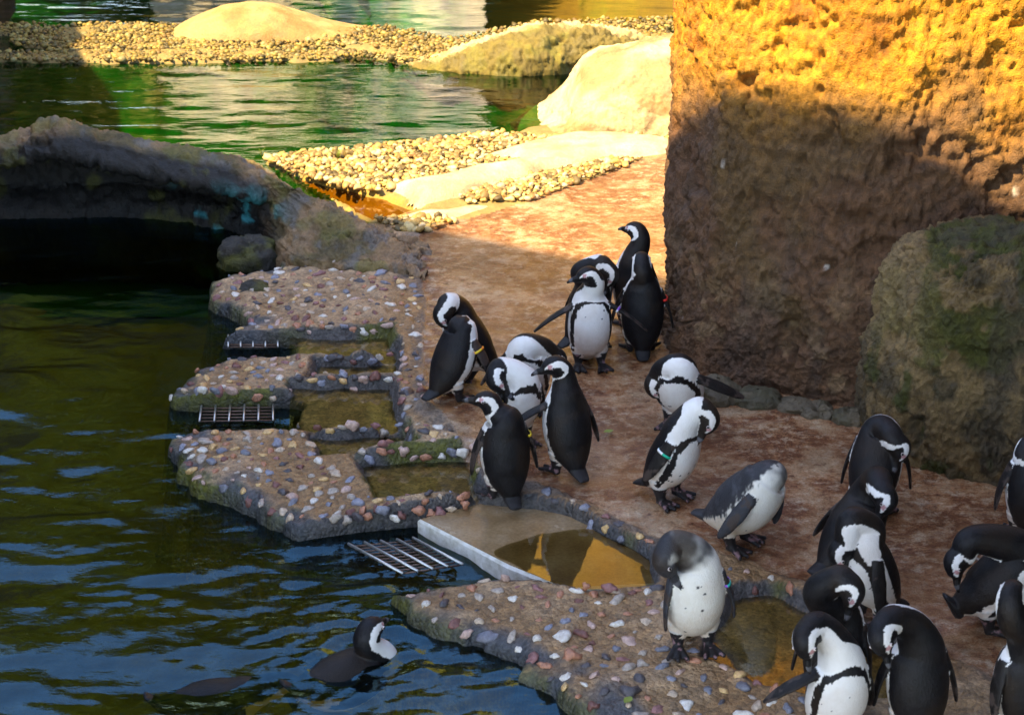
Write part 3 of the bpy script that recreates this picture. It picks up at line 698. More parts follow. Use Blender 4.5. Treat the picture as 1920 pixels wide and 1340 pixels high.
# stones set in the upright faces of the little walls
def face_pebbles(r, a, b, z, n):
    (x0, y0), (x1, y1) = G(*a), G(*b)
    for i in range(n):
        t = (i + rng.uniform(.2, .8))/n; x = x0+(x1-x0)*t; y = y0+(y1-y0)*t - rng.uniform(-.004, .012)
        o = bpy.data.objects.new('pebble', PEB[rng.integers(12)]); C.objects.link(o); o.parent = LEDGE[r]
        s = rng.uniform(.017, .029); o.location = (x, y, z + rng.uniform(-.022, .022)); o.scale = (s, s, s)
        o.rotation_euler = (math.pi/2 + rng.uniform(-.4, .4), rng.uniform(-.5, .5), rng.uniform(-.3, .3))
face_pebbles(2, (555, 603), (728, 603), -.04, 9); face_pebbles(3, (600, 657), (735, 656), -.045, 8); face_pebbles(3, (555, 698), (735, 697), -.045, 9)
face_pebbles(3, (330, 722), (520, 720), -.05, 6); face_pebbles(4, (590, 788), (755, 787), -.045, 8); face_pebbles(4, (680, 838), (880, 834), -.045, 9)
face_pebbles(4, (610, 957), (880, 926), -.05, 12); face_pebbles(5, (1090, 1096), (1240, 1096), -.02, 5)

# grass tufts and leaves
def tuft(label, px, py, z, h, n, s):
    r_ = random.Random(s); x, y = G(px, py, z); V = []; F = []
    for i in range(n):
        a = r_.uniform(0, 6.28); l = h*r_.uniform(.5, 1); sp = r_.uniform(.15, .6)*l; w_ = .004; b = len(V)
        dx, dy = math.cos(a), math.sin(a)
        for t in (0, .5, 1):
            q = (dx*sp*t*t, dy*sp*t*t, l*t*(1-.2*t)); ww = w_*(1-t*.9)
            V += [(q[0]-dy*ww, q[1]+dx*ww, q[2]), (q[0]+dy*ww, q[1]-dx*ww, q[2])]
        F += [(b, b+1, b+3, b+2), (b+2, b+3, b+5, b+4)]
    tag(obj('grass_tuft', mesh('grass_tuft', V, F, M['grass']), loc=(x, y, z)), label, 'grass')
tuft('small bright grass tuft growing in the gravel by the green pool', 634, 302, 0, .12, 26, 1)
tuft('short grass tuft at the edge of the small brown pool', 490, 292, .0, .07, 12, 2)

# ------------------------------------------------------------------ surroundings (seen in the water, and shading the near half)
PN = Vector((1.088, 1.805, 1.357)); PC = 19.32           # plane of the shadow edge
ED = Vector((.857, -.516, 0)).normalized(); WD = Vector((-.516, -.857, 0)).normalized()
m0 = Vector((.5, (PC - 1.088*.5)/1.805, 0)) + SUN*12.0
roof = tag(obj('canopy', None, loc=(m0.x, m0.y, 0)), 'high timber canopy out of view, shaped to cast the near shade', 'canopy')  # unseen roof, its edge set to throw the shadow line
def slab8(a0, a1, b0, b1, z0, z1):
    V = [ED*a + WD*b + Vector((0, 0, z)) for z in (z0, z1) for a, b in ((a0, b0), (a1, b0), (a1, b1), (a0, b1))]
    return V, [(0, 3, 2, 1), (4, 5, 6, 7), (0, 1, 5, 4), (1, 2, 6, 5), (2, 3, 7, 6), (3, 0, 4, 7)]
v, f = slab8(-15, 7, 0, 7.5, m0.z, m0.z+.18); obj('roof', mesh('roof', v, f, M['wood'], False), roof)
for a, b in ((-14, 7), (-14, .5), (6, 7)):
    v, f = slab8(a, a+.3, b, b+.3, -.9, m0.z-.002); obj('post', mesh('post', v, f, M['wood'], False), roof)

shade_porch = tag(obj('shade_shelter', None, loc=(3, 0, -.9)), 'unseen timber shelter added to darken the near right corner', 'shelter')  # unseen roof added to cut skylight on the lower right
def boxm(x0, x1, y0, y1, z0, z1):
    V = [(x, y, z) for z in (z0, z1) for x, y in ((x0, y0), (x1, y0), (x1, y1), (x0, y1))]
    return V, [(0, 3, 2, 1), (4, 5, 6, 7), (0, 1, 5, 4), (1, 2, 6, 5), (2, 3, 7, 6), (3, 0, 4, 7)]
for nm_, bx_ in (('roof', (-1.9, 5, -5, 7.7, 4.95, 5.1)), ('post', (4.5, 4.7, 5.0, 5.2, 0, 4.949)), ('post', (4.5, 4.7, -4.5, -4.3, 0, 4.949)), ('post', (-2.2, -2.0, -4.5, -4.3, 0, 4.949))):
    v, f = boxm(*bx_); obj(nm_, mesh(nm_, v, f, M['wood'], False), shade_porch)

def cliff(name, label, pts, h, s, c1, c2, thick=1.5):
    P = np.array(pts, float); nu_ = 140; nv_ = 60
    base = catmull(P, nu_); t = np.gradient(base, axis=0); nrm = np.stack([t[:, 1], -t[:, 0]], 1); nrm /= np.linalg.norm(nrm, axis=1, keepdims=True)
    hh = h*(1 + .18*fbm(base[:, 0]*.35, base[:, 1]*.35, base[:, 0]*0, 3, s))
    prof = np.array([(-.0, -1.0), (.1, .0), (.05, .3), (-.1, .6), (-.25, .85), (-.6, 1.0), (-1.2, 1.0), (-1.6, .6), (-1.7, 0), (-1.7, -1)]); pr = catmull(prof, nv_)
    Q = np.zeros((nu_, nv_, 3)); Q[..., :2] = base[:, None] + nrm[:, None]*(pr[None, :, :1]*thick); Q[..., 2] = np.where(pr[None, :, 1] < 0, pr[None, :, 1], pr[None, :, 1]*hh[:, None])
    Q += grid_normals(Q, False)*(fbm(Q[..., 0]*.9, Q[..., 1]*.9, Q[..., 2]*.9, 5, s+2)*.35)[..., None]
    n = fbm(Q[..., 0]*.8, Q[..., 1]*.8, Q[..., 2]*.8, 4, s+4)
    cc = lerp3(np.broadcast_to(c1, n.shape+(3,)), c2, sstep(-.4, .4, n))
    return tag(obj(name, mesh(name, Q.reshape(-1, 3), gridf(nu_, nv_), M['pale_rock'], True, cc.reshape(-1, 3))), label, 'cliff')
cliff('rock_cliff', 'golden rock cliff closing the enclosure behind the far pool', [(-.2, 20.5), (1.5, 19.2), (4, 18.6), (8, 17)], 8.5, 301, [.50, .30, .03], [.38, .20, .03])
cliff('rock_cliff', 'dark brown rock cliff on the left side of the pools', [(-4.6, 3), (-4.3, 7), (-4.5, 11), (-5.0, 14.5), (-4.8, 16.6), (-4.7, 17.5)], 3.8, 305, [.09, .065, .04], [.05, .04, .03])
cliff('rock_cliff', 'grey wall of rock added out of view to darken the right side', [(4.6, 10.5), (4.3, 8), (4.2, 5), (4.6, 1.5)], 5.0, 309, [.12, .09, .06], [.08, .06, .04])  # unseen wall, added to dim the light from the right

cliff('rock_wall', 'low pale wall of rock behind the green pool', [(-3.5, 19.3), (-2.4, 18.9), (-1.4, 18.7), (-.25, 18.8)], 1.75, 313, [.75, .68, .55], [.62, .56, .44], .8)

def tree(label, x, y, h, rx, s, mat, nl=11000):
    r_ = np.random.default_rng(s); e = tag(obj('tree', None, loc=(x, y, -.3)), label, 'tree', 'trees behind the far pool')
    v, f = tube([(0, 0, 0), (.1, 0, h*.3), (-.05, .1, h*.6), (0, 0, h*.9)], [.22, .17, .1, .03], 8); V = list(v); F = list(f)
    for k in range(7):
        a = r_.uniform(0, 6.28); z0 = h*r_.uniform(.2, .6); b = len(V)
        v, f = tube([(0, 0, z0), (math.cos(a)*rx*.4, math.sin(a)*rx*.4, z0+h*.15), (math.cos(a)*rx*.8, math.sin(a)*rx*.8, z0+h*.22)], [.09, .06, .02], 6)
        V += v; F += [tuple(i+b for i in q) for q in f]
    obj('trunk', mesh('trunk', V, F, M['bark']), e)
    cl = np.stack([r_.normal(0, .5, 44)*rx, r_.normal(0, .5, 44)*rx, h*(.58 + r_.uniform(-.48, .42, 44))], 1)
    c = cl[r_.integers(0, 44, nl)] + r_.normal(0, 1, (nl, 3))*np.array([.34, .34, .30])*rx*.55
    c[:, 2] = np.maximum(c[:, 2], .25)
    u = r_.normal(0, 1, (nl, 3)); u /= np.linalg.norm(u, axis=1, keepdims=True); w_ = np.cross(u, r_.normal(0, 1, (nl, 3))); w_ /= np.linalg.norm(w_, axis=1, keepdims=True)
    sz = r_.uniform(.10, .24, (nl, 1)); u *= sz; w_ *= sz*.55
    VV = np.stack([c-u, c+w_, c+u, c-w_], 1).reshape(-1, 3)
    obj('crown', mesh('crown', VV, np.arange(nl*4).reshape(-1, 4), mat, False), e)
for i, (x, y, h, rx, mt, lb) in enumerate([(-3.6, 21.8, 9.0, 2.1, 'leaf', 'leftmost yellow green tree behind the far pool'), (-1.3, 21.8, 8.6, 1.9, 'leaf2', 'dark green tree second from the left behind the far pool'), (.8, 23.5, 8.4, 2.1, 'leaf', 'tall yellow green tree behind the golden cliff'),
        (3.4, 23.0, 8.0, 2.2, 'leaf', 'wide yellow green tree right of the tall one behind the cliff'), (-5.9, 20.8, 8.8, 2.2, 'leaf', 'bushy yellow green tree above the left cliff'), (6.5, 21.5, 8.2, 2.2, 'leaf2', 'rightmost dark tree behind the golden cliff')]):
    tree(lb, x, y, h, rx, 400+i, M[mt])

# ------------------------------------------------------------------ penguins
def rz(v, a):
    c, s = math.cos(a), math.sin(a); v = np.asarray(v, float)
    return np.stack([v[..., 0]*c - v[..., 1]*s, v[..., 0]*s + v[..., 1]*c, v[..., 2]], -1)
def ry(v, a, piv):
    v = np.asarray(v, float) - piv; c, s = math.cos(a), math.sin(a)
    return np.stack([v[..., 0]*c + v[..., 2]*s, v[..., 1], -v[..., 0]*s + v[..., 2]*c], -1) + piv
def rx_(v, a, piv):
    v = np.asarray(v, float) - piv; c, s = math.cos(a), math.sin(a)
    return np.stack([v[..., 0], v[..., 1]*c - v[..., 2]*s, v[..., 1]*s + v[..., 2]*c], -1) + piv
def nrm(v): v = np.asarray(v, float); return v/(np.linalg.norm(v)+1e-9)
def loft(path, front, rw, rd, n):
    """rings along path; theta 0 = front side"""
    T = np.gradient(path, axis=0); T /= np.linalg.norm(T, axis=1, keepdims=True)+1e-9
    f = front - (front*T).sum(1, keepdims=True)*T; f /= np.linalg.norm(f, axis=1, keepdims=True)+1e-9
    s = np.cross(T, f)
    th = np.linspace(-math.pi, math.pi, n, endpoint=False)
    V = path[:, None] + f[:, None]*(np.cos(th)[None, :, None]*rd[:, None, None]) + s[:, None]*(np.sin(th)[None, :, None]*rw[:, None, None])
    m = len(path); F = []
    i = np.arange(m-1)[:, None]*n; j = np.arange(n)[None, :]; j2 = (j+1) % n
    Fq = np.stack([i+j, i+j2, i+n+j2, i+n+j], -1).reshape(-1, 4).tolist()
    Fq += [list(range(n))[::-1], [(m-1)*n+k for k in range(n)]]
    TH = np.broadcast_to(np.abs(th), (m, n))
    return V.reshape(-1, 3), Fq, TH.ravel()
BW = [.030, .074, .102, .112, .104, .083, .061, .052, .049, .047, .036, .016, .0105, .004]
BD = [.026, .064, .094, .106, .096, .076, .058, .052, .049, .047, .037, .019, .0135, .005]
def deg(a): return a*180/math.pi
def colour_adult(u, th, p, n1, n2, fuz):
    t = deg(th) + fuz*3.5
    blk = np.array([.0065, .006, .007]); wht = np.array([.78, .76, .72])
    ub = np.array([0, 1, 1.6, 3, 4.4, 5, 5.6, 6.2, 7, 7.8, 8.3, 9, 10, 10.6, 11]); tb = np.array([55, 75, 92, 99, 99, 97, 90, 82, 86, 108, 126, 136, 132, 122, 116])
    back = t > np.interp(u, ub, tb)
    q = np.sqrt((t/64)**2 + (np.maximum(0, u+fuz*.04-3.6)/1.40)**2)
    band = (q > .84 - .04*n1) & (q < 1.12 + .05*n1) & (u < 5.4) & (u > 1.7 + .3*n1)
    mask = (u > 7.75 + fuz*.06 + .55*np.clip((t-35)/60, 0, 1)**1.5) & (t < np.interp(u, [7.5, 8.2, 9, 10, 10.6], [70, 88, 100, 106, 108]))
    b = back | band | mask | (u > 10.75)
    col = np.where(b[:, None], blk, wht)
    return col, ~b
def colour_juv(u, th, p, n1, n2, fuz):
    t = deg(th) + fuz*9
    gry = np.array([.030, .030, .034]); wht = np.array([.76, .73, .64])
    k = sstep(88, 102, t); k = np.maximum(k, sstep(5.0, 5.9, u + .25*n1))
    k = k*(1 - .55*sstep(8.0, 8.5, u)*sstep(9.6, 9.2, u)*sstep(20, 45, t)*sstep(100, 85, t))
    k = k*(1 - .35*sstep(5.6, 6.2, u)*sstep(7.6, 7.0, u)*sstep(115, 60, t))
    col = wht[None]*(1-k[:, None]) + gry[None]*(1+.8*np.clip(n2, 0, 1))[:, None]*k[:, None]
    return col, k < .3
PENG = []
def penguin(label, feet, yaw, lean, head, B, U, fl=None, juv=False, roll=0, sc=1.0, na=.75, neck=None, hipz=None, bands=(), ground=None, tailup=0, legs=True, nv=None, fat=1.0, shz=0.0, seed=None):
    """feet: photo pixel of the feet; yaw: facing (deg, -90 = to the camera); head: (pixel x, pixel y, metres behind the feet); B, U: where beak and crown point"""
    s_ = len(PENG) + 11 if seed is None else seed; rg = np.random.default_rng(s_)
    if ground is None:
        g0 = G(*feet); gz = float(zat(*g0)); gz = max(gz, -.08); g0 = G(feet[0], feet[1], gz); gz = max(float(zat(*g0)), -.07)
    else: gz = ground; g0 = G(feet[0], feet[1], gz)
    O = np.array([g0[0], g0[1], gz]); ya = R(yaw); le = R(lean)
    piv = np.array([0, 0, .15*sc])
    def toW(p): return rz(ry(rx_(np.asarray(p, float)*sc, R(roll), piv), le, piv), ya)
    def dirW(d): return rz(ry(rx_(np.asarray(d, float), R(roll), np.zeros(3)), le, np.zeros(3)), ya)
    body = toW([(-.074, 0, .040), (-.048, 0, .088), (-.020, 0, .145), (.0, 0, .22), (.004, 0, .30), (-.004, 0, .365)])
    if head is None:
        H = toW((.025, 0, .535))
        B = dirW((1, 0, 0)); U = dirW((0, 0, 1))
    else:
        H = np.array(W(head[0], head[1], O[1] + head[2])[:]) - O
        B = nrm(B); U = np.asarray(U, float); U = nrm(U - B*(U@B))
    F = dirW((1, 0, 0)); A = dirW((0, 0, 1))
    nape = H - B*.026*sc - U*.030*sc
    if neck is None:
        inn = nrm(B*(1-na) + U*na); L = np.linalg.norm(nape - body[5])
        h = lambda t: (2*t**3-3*t**2+1)*body[5] + (t**3-2*t**2+t)*A*L*1.1 + (-2*t**3+3*t**2)*nape + (t**3-t**2)*inn*L*1.1
        nk = [h(.36), h(.70)]
    else: nk = [np.array(W(a, b, O[1]+c)[:]) - O for a, b, c in neck]
    hd = [nape, H, H + B*.036*sc - U*.002*sc, H + B*.060*sc - U*.010*sc, H + B*.088*sc - U*.011*sc, H + B*.118*sc - U*.022*sc]
    ctrl = np.array(list(body) + nk + hd)
    Ch = -U
    fr = np.array([F]*6 + [F*.65+Ch*.35, F*.3+Ch*.7] + [Ch]*6)
    if nv is not None: fr[6] = fr[7] = nrm(nv); fr[8] = nrm(nrm(nv)*.5 + Ch*.5)
    NR = 190
    path = catmull(ctrl, NR); u = np.linspace(0, 13, NR); front = catmull(fr, NR)
    rw = np.interp(u, range(14), BW)*sc; rd = np.interp(u, range(14), BD)*sc
    ker = np.ones(15)/15; sm_ = lambda a: np.convolve(np.pad(a, 7, 'edge'), ker, 'valid'); k = u < 11
    rw = np.where(k, sm_(rw), rw)*np.where(u < 5, fat, 1); rd = np.where(k, sm_(rd), rd)*np.where(u < 5, fat, 1)
    NS = 56
    V, Fq, TH = loft(path, front, rw, rd, NS)
    allV = [V]; allF = list(Fq); U_ = [np.repeat(u, NS)]; T_ = [TH]; PT = [np.zeros(len(V))]; off = len(V)
    def add(v, f, part, uu=None, tt=None):
        nonlocal off
        allV.append(np.asarray(v, float)); allF.extend([[i+off for i in q] for q in f]); off += len(v)
        U_.append(np.zeros(len(v)) if uu is None else uu); T_.append(np.zeros(len(v)) if tt is None else tt); PT.append(np.full(len(v), part))
    # flippers
    roots = {}
    for side in (1, -1):
        spec = (fl or {}).get('L' if side > 0 else 'R', None)
        if spec == 'none': continue
        d = nrm(spec[:3]) if spec is not None else dirW(nrm((-.10, .26*side, -1)))
        ln = (spec[3] if spec is not None and len(spec) > 3 else .215)*sc
        ch = dirW((1, 0, 0)); ch = nrm(ch - d*(ch@d)); th_ = np.cross(d, ch)
        if th_ @ dirW((0, side, 0)) < 0: th_ = -th_
        root = toW((.012, .086*side*fat, .335 + shz))
        t = np.linspace(0, 1, 26); outb = th_*np.sin(t*math.pi)[:, None]*.012*sc - ch*(t**2)[:, None]*.022*sc
        pth = root + d*(t*ln)[:, None] + outb
        ww = np.interp(t, [0, .12, .4, .75, .92, 1], [.024, .027, .033, .027, .017, .006])*sc; tt_ = np.interp(t, [0, .15, .5, 1], [.018, .012, .0085, .006])*sc
        v, f, q = loft(pth, np.repeat(th_[None], 26, 0), ww, tt_, 18); add(v, f, 1 if True else 0, np.repeat(t, 18), q)
        roots[side] = (pth, d, ch, th_, ww, tt_)
    # tail
    t0 = body[0]; td = dirW(nrm((-.75, 0, -.55 + tailup))); sd_ = dirW((0, 1, 0)); up_ = np.cross(td, sd_)
    t = np.linspace(0, 1, 10); pth = t0 - td*.03*sc + td*(t*.105*sc)[:, None]
    if legs: pth[:, 2] = np.maximum(pth[:, 2], .012)
    v, f, q = loft(pth, np.repeat(up_[None], 10, 0), np.interp(t, [0, .4, .85, 1], [.044, .040, .030, .024])*sc, np.interp(t, [0, 1], [.03, .007])*sc, 16); add(v, f, 3)
    # legs and feet
    if legs:
        for side in (1, -1):
            st = rg.uniform(-.012, .012)
            hip = toW((-.005, .052*side, .12)); an = rz(np.array((.008+st, .056*side, .024))*sc, ya)
            v, f, q = loft(np.array([hip, hip*.6+an*.4, hip*.25+an*.75, an]), np.repeat(rz((1., 0, 0), ya)[None], 4, 0), np.array([.05, .036, .024, .018])*sc, np.array([.05, .036, .024, .02])*sc, 14); add(v, f, 2)
            tips = []
            for a in (-26, 0, 26):
                tip = an + rz(np.array((math.cos(R(a+side*9))*.088, math.sin(R(a+side*9))*.088, -.013))*sc, ya); tips.append(tip)
                hl = an - rz(np.array((.016, 0, .008))*sc, ya)
                pp = np.array([hl, an*.8+tip*.2, an*.4+tip*.6, tip]); pp[:, 2] = np.maximum(pp[:, 2], .011)
                v, f, q = loft(pp, np.repeat(np.array([[0, 0, 1.]]), 4, 0), np.array([.014, .014, .0115, .008])*sc, np.array([.012, .015, .011, .009])*sc, 10); add(v, f, 2)
            for a, b in ((0, 1), (1, 2)):
                w0, w1, w2 = an + np.array((0, 0, -.008)), an*.18+tips[a]*.82, an*.18+tips[b]*.82
                vv = [np.array((*q[:2], zz)) for zz in (.005, .017) for q in (w0, w1, w2)]
                add(vv, [[0, 2, 1], [3, 4, 5], [0, 1, 4, 3], [1, 2, 5, 4], [2, 0, 3, 5]], 2)
    allV = np.concatenate(allV); U_ = np.concatenate(U_); T_ = np.concatenate(T_); PT = np.concatenate(PT)
    me = bpy.data.meshes.new('tmp'); me.from_pydata(allV.tolist(), [], allF)
    bm = bmesh.new(); bm.from_mesh(me); bmesh.ops.recalc_face_normals(bm, faces=bm.faces); bm.to_mesh(me); bm.free()
    to = obj('tmp', me); md = to.modifiers.new('r', 'REMESH'); md.mode = 'VOXEL'; md.voxel_size = .0048*sc
    ms = to.modifiers.new('s', 'SMOOTH'); ms.factor = .5; ms.iterations = 3
    dg = bpy.context.evaluated_depsgraph_get(); m2 = bpy.data.meshes.new_from_object(to.evaluated_get(dg)); bpy.data.objects.remove(to); bpy.data.meshes.remove(me)
    nvt = len(m2.vertices); co = np.zeros(nvt*3, np.float32); m2.vertices.foreach_get('co', co); co = co.reshape(-1, 3).astype(float)
    kd = kdtree.KDTree(len(allV))
    for i, p in enumerate(allV): kd.insert(p, i)
    kd.balance()
    uu = np.zeros(nvt); tt = np.zeros(nvt); pt = np.zeros(nvt)
    for i in range(nvt):
        r_ = kd.find_n(co[i], 3); i0 = r_[0][1]; pt[i] = PT[i0]
        if PT[i0] == 0:
            a = b = c_ = 0.0
            for _, j, d_ in r_:
                if PT[j] == 0 and abs(U_[j]-U_[i0]) < .6:
                    q = 1/(d_+1e-4); a += q; b += q*U_[j]; c_ += q*T_[j]
            uu[i] = b/a; tt[i] = c_/a
        else: uu[i] = U_[i0]; tt[i] = T_[i0]
    gp = co + O*3
    n1 = fbm(gp[:, 0]*22, gp[:, 1]*22, gp[:, 2]*22, 2, 500); n2 = fbm(gp[:, 0]*45, gp[:, 1]*45, gp[:, 2]*45, 3, 510); fz = fbm(gp[:, 0]*85, gp[:, 1]*85, gp[:, 2]*40, 2, 520)
    col, isw = (colour_juv if juv else colour_adult)(uu, tt, co, n1, n2, fz)
    col = col*(1 + (.0 if juv else .5)*np.clip(n2, -1, 1)[:, None]*(~isw)[:, None])
    n3 = fbm(gp[:, 0]*9, gp[:, 1]*9, gp[:, 2]*9, 3, 530)
    brn = sstep(-.1, .6, n3)[:, None]*(~isw)[:, None]; col = col*(1-brn*.8) + np.array([.017, .0115, .008])*(1 if not juv else 2.2)*brn*.8
    drt = (isw*sstep(3.6, 1.5, uu + .8*n3)*.55 + isw*.18*sstep(0, .5, n3))[:, None]; col = col*(1-drt) + np.array([.56, .43, .32])*drt
    # belly spots
    idx = np.where((pt == 0) & isw & (uu > 1.8) & (uu < 4.3) & (tt < 1.0))[0]
    if len(idx):
        for k in rg.choice(idx, min(int(rg.integers(3, 7)), len(idx))):
            dd = np.linalg.norm(co - co[k], axis=1); col[dd < rg.uniform(.003, .0055)*sc] = (.05, .05, .052)
    # bare pink skin over the eye, paler bill ring
    S_ = np.cross(B, U)
    if not juv:
        for s in (1, -1):
            ep = H + (B*.036 + U*.014 + S_*s*.033)*sc; dd = np.linalg.norm(co - ep, axis=1)
            col[(dd < .0105*sc) & (pt == 0)] = (.50, .27, .27)
    bl = (pt == 0) & (uu > 12.0) & (uu < 12.45); col[bl] = (.10, .10, .11)
    fm = pt == 1; fc = np.array([.0105, .0085, .0078]) if not juv else np.array([.035, .036, .042])
    col[fm] = fc*(1 + .4*n2[fm])[:, None]
    inn_ = fm & (n1 + .5*n2 > .30); col[inn_] = (.05, .036, .03)
    ff = pt == 2; col[ff] = np.where((n2[ff] > .45)[:, None], np.array([[.20, .12, .13]]), np.array([[.018, .016, .017]]))
    hi = (pt == 2) & (co[:, 2] > .085*sc); col[hi] = (.55, .53, .5)
    col[pt == 3] = np.array([.016, .015, .016])*(1 if not juv else 2)
    a = m2.color_attributes.new('Col', 'FLOAT_COLOR', 'POINT'); c4 = np.ones((nvt, 4), np.float32); c4[:, :3] = np.clip(col, .0025, 1); a.data.foreach_set('color', c4.ravel())
    m2.polygons.foreach_set('use_smooth', [True]*len(m2.polygons)); m2.materials.clear(); m2.materials.append(M['feather']); m2.name = 'penguin'
    o = tag(obj('penguin', m2, loc=O.tolist()), label, 'penguin', 'penguins of the colony')
    # eyes
    for s in (1, -1):
        bm = bmesh.new(); bmesh.ops.create_uvsphere(bm, u_segments=12, v_segments=8, radius=.0072*sc)
        for f in bm.faces: f.smooth = True
        e = bpy.data.meshes.new('eye'); bm.to_mesh(e); bm.free(); e.materials.append(M['eye_dark']); e.materials.append(M['eye_ring'])
        ax = nrm(S_*s)
        for p in e.polygons: p.material_index = 1 if np.dot(np.array(p.center[:]), ax) < .0050*sc else 0
        obj('eye', e, o, (H + (B*.026 + U*.008 + S_*s*.0405)*sc).tolist())
    for side, cols in bands:
        if side not in roots: continue
        pth, d, ch, th_, ww, tt_ = roots[side]; i = 6; c0 = pth[i]; n = 28
        V = []; F = []
        for k in range(n):
            q = 2*math.pi*k/n
            for w_, ex in ((-.0055, .0), (-.0055, .0035), (.0055, .0035), (.0055, .0)):
                V.append(c0 + d*w_*sc + ch*math.cos(q)*(ww[i]+.002+ex) + th_*math.sin(q)*(tt_[i]+.003+ex))
        for k in range(n):
            for j in range(4): F.append((k*4+j, ((k+1) % n)*4+j, ((k+1) % n)*4+(j+1) % 4, k*4+(j+1) % 4))
        bme = mesh('flipper_band', V, F, M['band_'+cols[0]]); [bme.materials.append(M['band_'+c]) for c in cols[1:]]
        for i_, p in enumerate(bme.polygons): p.material_index = (i_//4*len(cols)*2//n) % len(cols)
        obj('flipper_band', bme, o)
    PENG.append(o); return o

# fallen leaves
def leaf(label, px, py, size, rot):
    x, y = G(px, py); z = float(zat(x, y)); V = []; F = []
    for i in range(7):
        t = i/6; w_ = math.sin(math.pi*min(1, t*.95+.03))*.32*size
        V += [((t-.5)*size, -w_, .006+.10*size*t*(1-t)), ((t-.5)*size, 0, .004), ((t-.5)*size, w_, .006+.12*size*t*(1-t))]
    for i in range(6):
        for k in (0, 1): F.append((i*3+k, i*3+k+1, (i+1)*3+k+1, (i+1)*3+k))
    o = obj('fallen_leaf', mesh('fallen_leaf', V, F, M['grass']), loc=(x, y, z+.012)); o.rotation_euler = (0, 0, rot); tag(o, label, 'leaf')
leaf('small yellow green fallen leaf on the pavement right of the penguins', 1141, 815, .05, .4)
leaf('yellow green fallen leaf among the pebbles of the nearest ledge', 1178, 1296, .05, 1.0)

# label, feet px, yaw, lean, head (px, px, m behind feet), beak, crown
penguin('farthest penguin, seen from behind with its head turned left, on sunlit paving', (1186, 612), 105, 0, (1193, 432, .02), (-.75, .62, .0), (0, 0, 1))
penguin('penguin seen squarely from behind with white head stripes and a red flipper band', (1202, 660), 92, 0, (1203, 489, .01), (.0, 1, -.1), (0, .1, 1), bands=((-1, ('red',)),), fl=dict(R=(.35, .0, -1), L=(-.35, .1, -1)))
penguin('hunched penguin preening behind the one with spread flippers', (1098, 648), 35, 14, (1144, 514, -.05), (-.15, -.3, -.95), (.8, -.1, .45), neck=[(1092, 512, .02), (1122, 496, -.01)], bands=((1, ('teal',)),))
penguin('penguin facing the viewer with both flippers spread wide', (1105, 688), -82, -3, (1104, 516, -.02), (-.93, -.36, -.02), (0, 0, 1), fl=dict(R=(-.82, -.05, -.62, .24), L=(.84, -.25, -.55, .24)), bands=((1, ('purple', 'white')),))
penguin('bent penguin at left with its head tucked down beside its shoulder', (888, 712), 168, 22, (829, 590, -.08), (.30, -.25, -.95), (-.85, -.15, .5), na=.3, fl=dict(L=(.30, -.45, -1)))
penguin('penguin with an orange band on its outstretched flipper, standing at the pavement edge', (846, 748), 42, 20, (868, 640, .06), (.75, .35, -.55), (.25, .1, .95), na=.5, sc=.96, bands=((-1, ('orange', 'yellow')),), fl=dict(R=(.45, -.15, -.85), L=(-.35, .1, -1)))
penguin('bowed penguin showing its white breast behind the penguin looking back', (990, 766), -98, 26, (1045, 672, -.04), (.05, .1, -1), (.85, .1, .3), na=.3, roll=0, fl=dict(R=(-.6, .1, -.85)))
penguin('bowed penguin with white breast and a green and yellow band between two others', (965, 832), -72, 22, (930, 712, -.13), (.55, -.35, -.8), (-.8, -.1, .55), na=.3, bands=((-1, ('green', 'yellow')),), fl=dict(R=(-.25, -.5, -1)))
penguin('upright penguin on the wet step gazing left with raised beak', (947, 952), 112, 2, (917, 752, .02), (-.97, .05, .16), (.12, 0, 1), bands=((-1, ('yellow',)),), fl=dict(L=(-.32, .0, -1)))
penguin('ruffled penguin looking left over its lifted flipper, tail to the right', (1064, 885), 118, 8, (1042, 685, .03), (-.93, -.30, -.10), (0, 0, 1), fl=dict(L=(-.85, -.25, -.45)), tailup=.1)
penguin('stooping penguin half hidden behind the one with the green and white band', (1275, 800), -105, 30, (1226, 722, -.05), (.30, -.1, -.95), (-.8, -.1, .55), na=.3, fl=dict(L=(.85, .1, -.5, .26)))
penguin('penguin in profile bowing right with a green and white flipper band', (1252, 938), -38, 16, (1330, 786, -.06), (-.25, -.2, -.95), (.9, -.1, .45), na=.35, bands=((-1, ('green', 'white')),))
penguin('grey young penguin leaning right with its head hidden behind its breast', (1378, 1022), -34, 34, (1425, 900, .15), (-.6, .45, -.7), (.2, .8, .4), na=.4, juv=True, fl=dict(R=(-.50, -.15, -.80), L=(.12, .0, -1)), sc=1.03, fat=1.14)
penguin('young penguin facing the viewer, bending its dark head to its flipper', (1298, 1218), -84, 2, (1246, 1050, -.07), (.35, -.25, -.9), (-.85, -.1, .5), juv=True, na=.3, fl=dict(R=(-.10, -.38, -1), L=(.30, .0, -1)), bands=((1, ('teal', 'purple')),), sc=1.04)
penguin('black backed penguin with a red band by the mossy boulder', (1632, 965), 70, 24, (1688, 838, -.02), (-.1, -.35, -.92), (.85, .1, .45), na=.35, nv=(.3, .9, -.3), bands=((-1, ('red',)),), fl=dict(L=(-.30, -.1, -1), R=(.3, .0, -1)))
penguin('curled penguin with its pink eyed head turned upside down to the right', (1580, 1085), 40, 34, (1662, 936, -.14), (-.30, -.45, -.85), (.75, -.2, .6), na=.35, nv=(.3, .5, -.8))
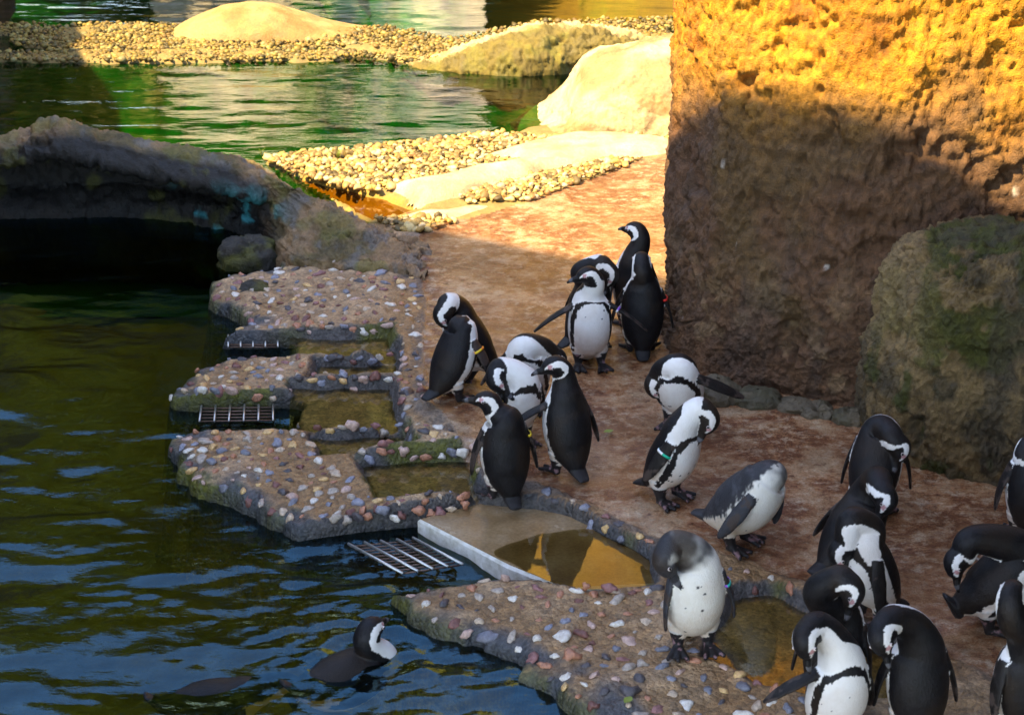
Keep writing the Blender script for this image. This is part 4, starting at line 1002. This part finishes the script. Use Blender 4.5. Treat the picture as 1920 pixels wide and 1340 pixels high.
penguin('penguin buried in its own breast feathers in the middle of the right huddle', (1632, 1165), -152, 16, (1574, 1034, -.06), (.10, -.15, -.98), (-.85, -.2, .4), neck=[(1628, 990, -.01), (1596, 976, -.04)], nv=(-.1, -.3, -1), fl=dict(L=(-.02, -.42, -1)))
penguin('penguin with a hunched back touching its breast, just left of the huddle', (1555, 1325), 70, 10, (1598, 1106, -.07), (-.05, -.35, -.93), (.8, -.3, .5), neck=[(1538, 1110, .0), (1570, 1086, -.03)], nv=(.3, .8, -.6))
penguin('nearest penguin facing the viewer with head bowed at the bottom edge', (1560, 1400), -78, 6, (1510, 1200, -.09), (.05, -.40, -.9), (-.55, -.4, .7), na=.35, nv=(-.1, -.5, -.8), fl=dict(R=(-.75, -.1, -.5)))
penguin('penguin seen from behind with its head bent left at the bottom edge', (1712, 1378), 98, 6, (1652, 1195, -.10), (.18, -.45, -.87), (-.7, -.5, .5), na=.4, fl=dict(R=(.3, .0, -1), L=(-.3, 0, -1)))
penguin('crouching penguin reaching back over its shoulder towards its raised tail', (1845, 1176), 8, 34, (1792, 1052, -.06), (-.05, -.35, -.93), (-.85, -.2, .4), na=.2, tailup=.75, neck=[(1856, 1012, -.02), (1818, 1014, -.04)], nv=(.1, .8, -.6), bands=((-1, ('green', 'yellow')),), fl=dict(R=(.5, -.2, -.8)))
penguin('dark penguin cut off by the right edge at the bottom', (1908, 1385), 115, 0, (1898, 1112, .0), (.35, .93, -.1), (0, 0, 1), nv=(.2, 1, 0))
penguin('penguin cut off by the right edge beside the mossy boulder', (1925, 1005), 95, 2, (1928, 838, .02), (.5, .8, 0), (0, 0, 1), fl=dict(L=(-.30, 0, -1)))
penguin('penguin swimming away with its head held above the water', (618, 1358), 32, 76, (694, 1180, .09), (.55, .83, .05), (0, 0, 1), nv=(.75, .65, -.1), ground=WZ-.243, sc=1.06, legs=False, na=.85)
penguin('dark back of a penguin just breaking the water surface', (366, 1396), 15, 80, None, (1, 0, 0), (0, 0, 1), ground=WZ-.258, legs=False)
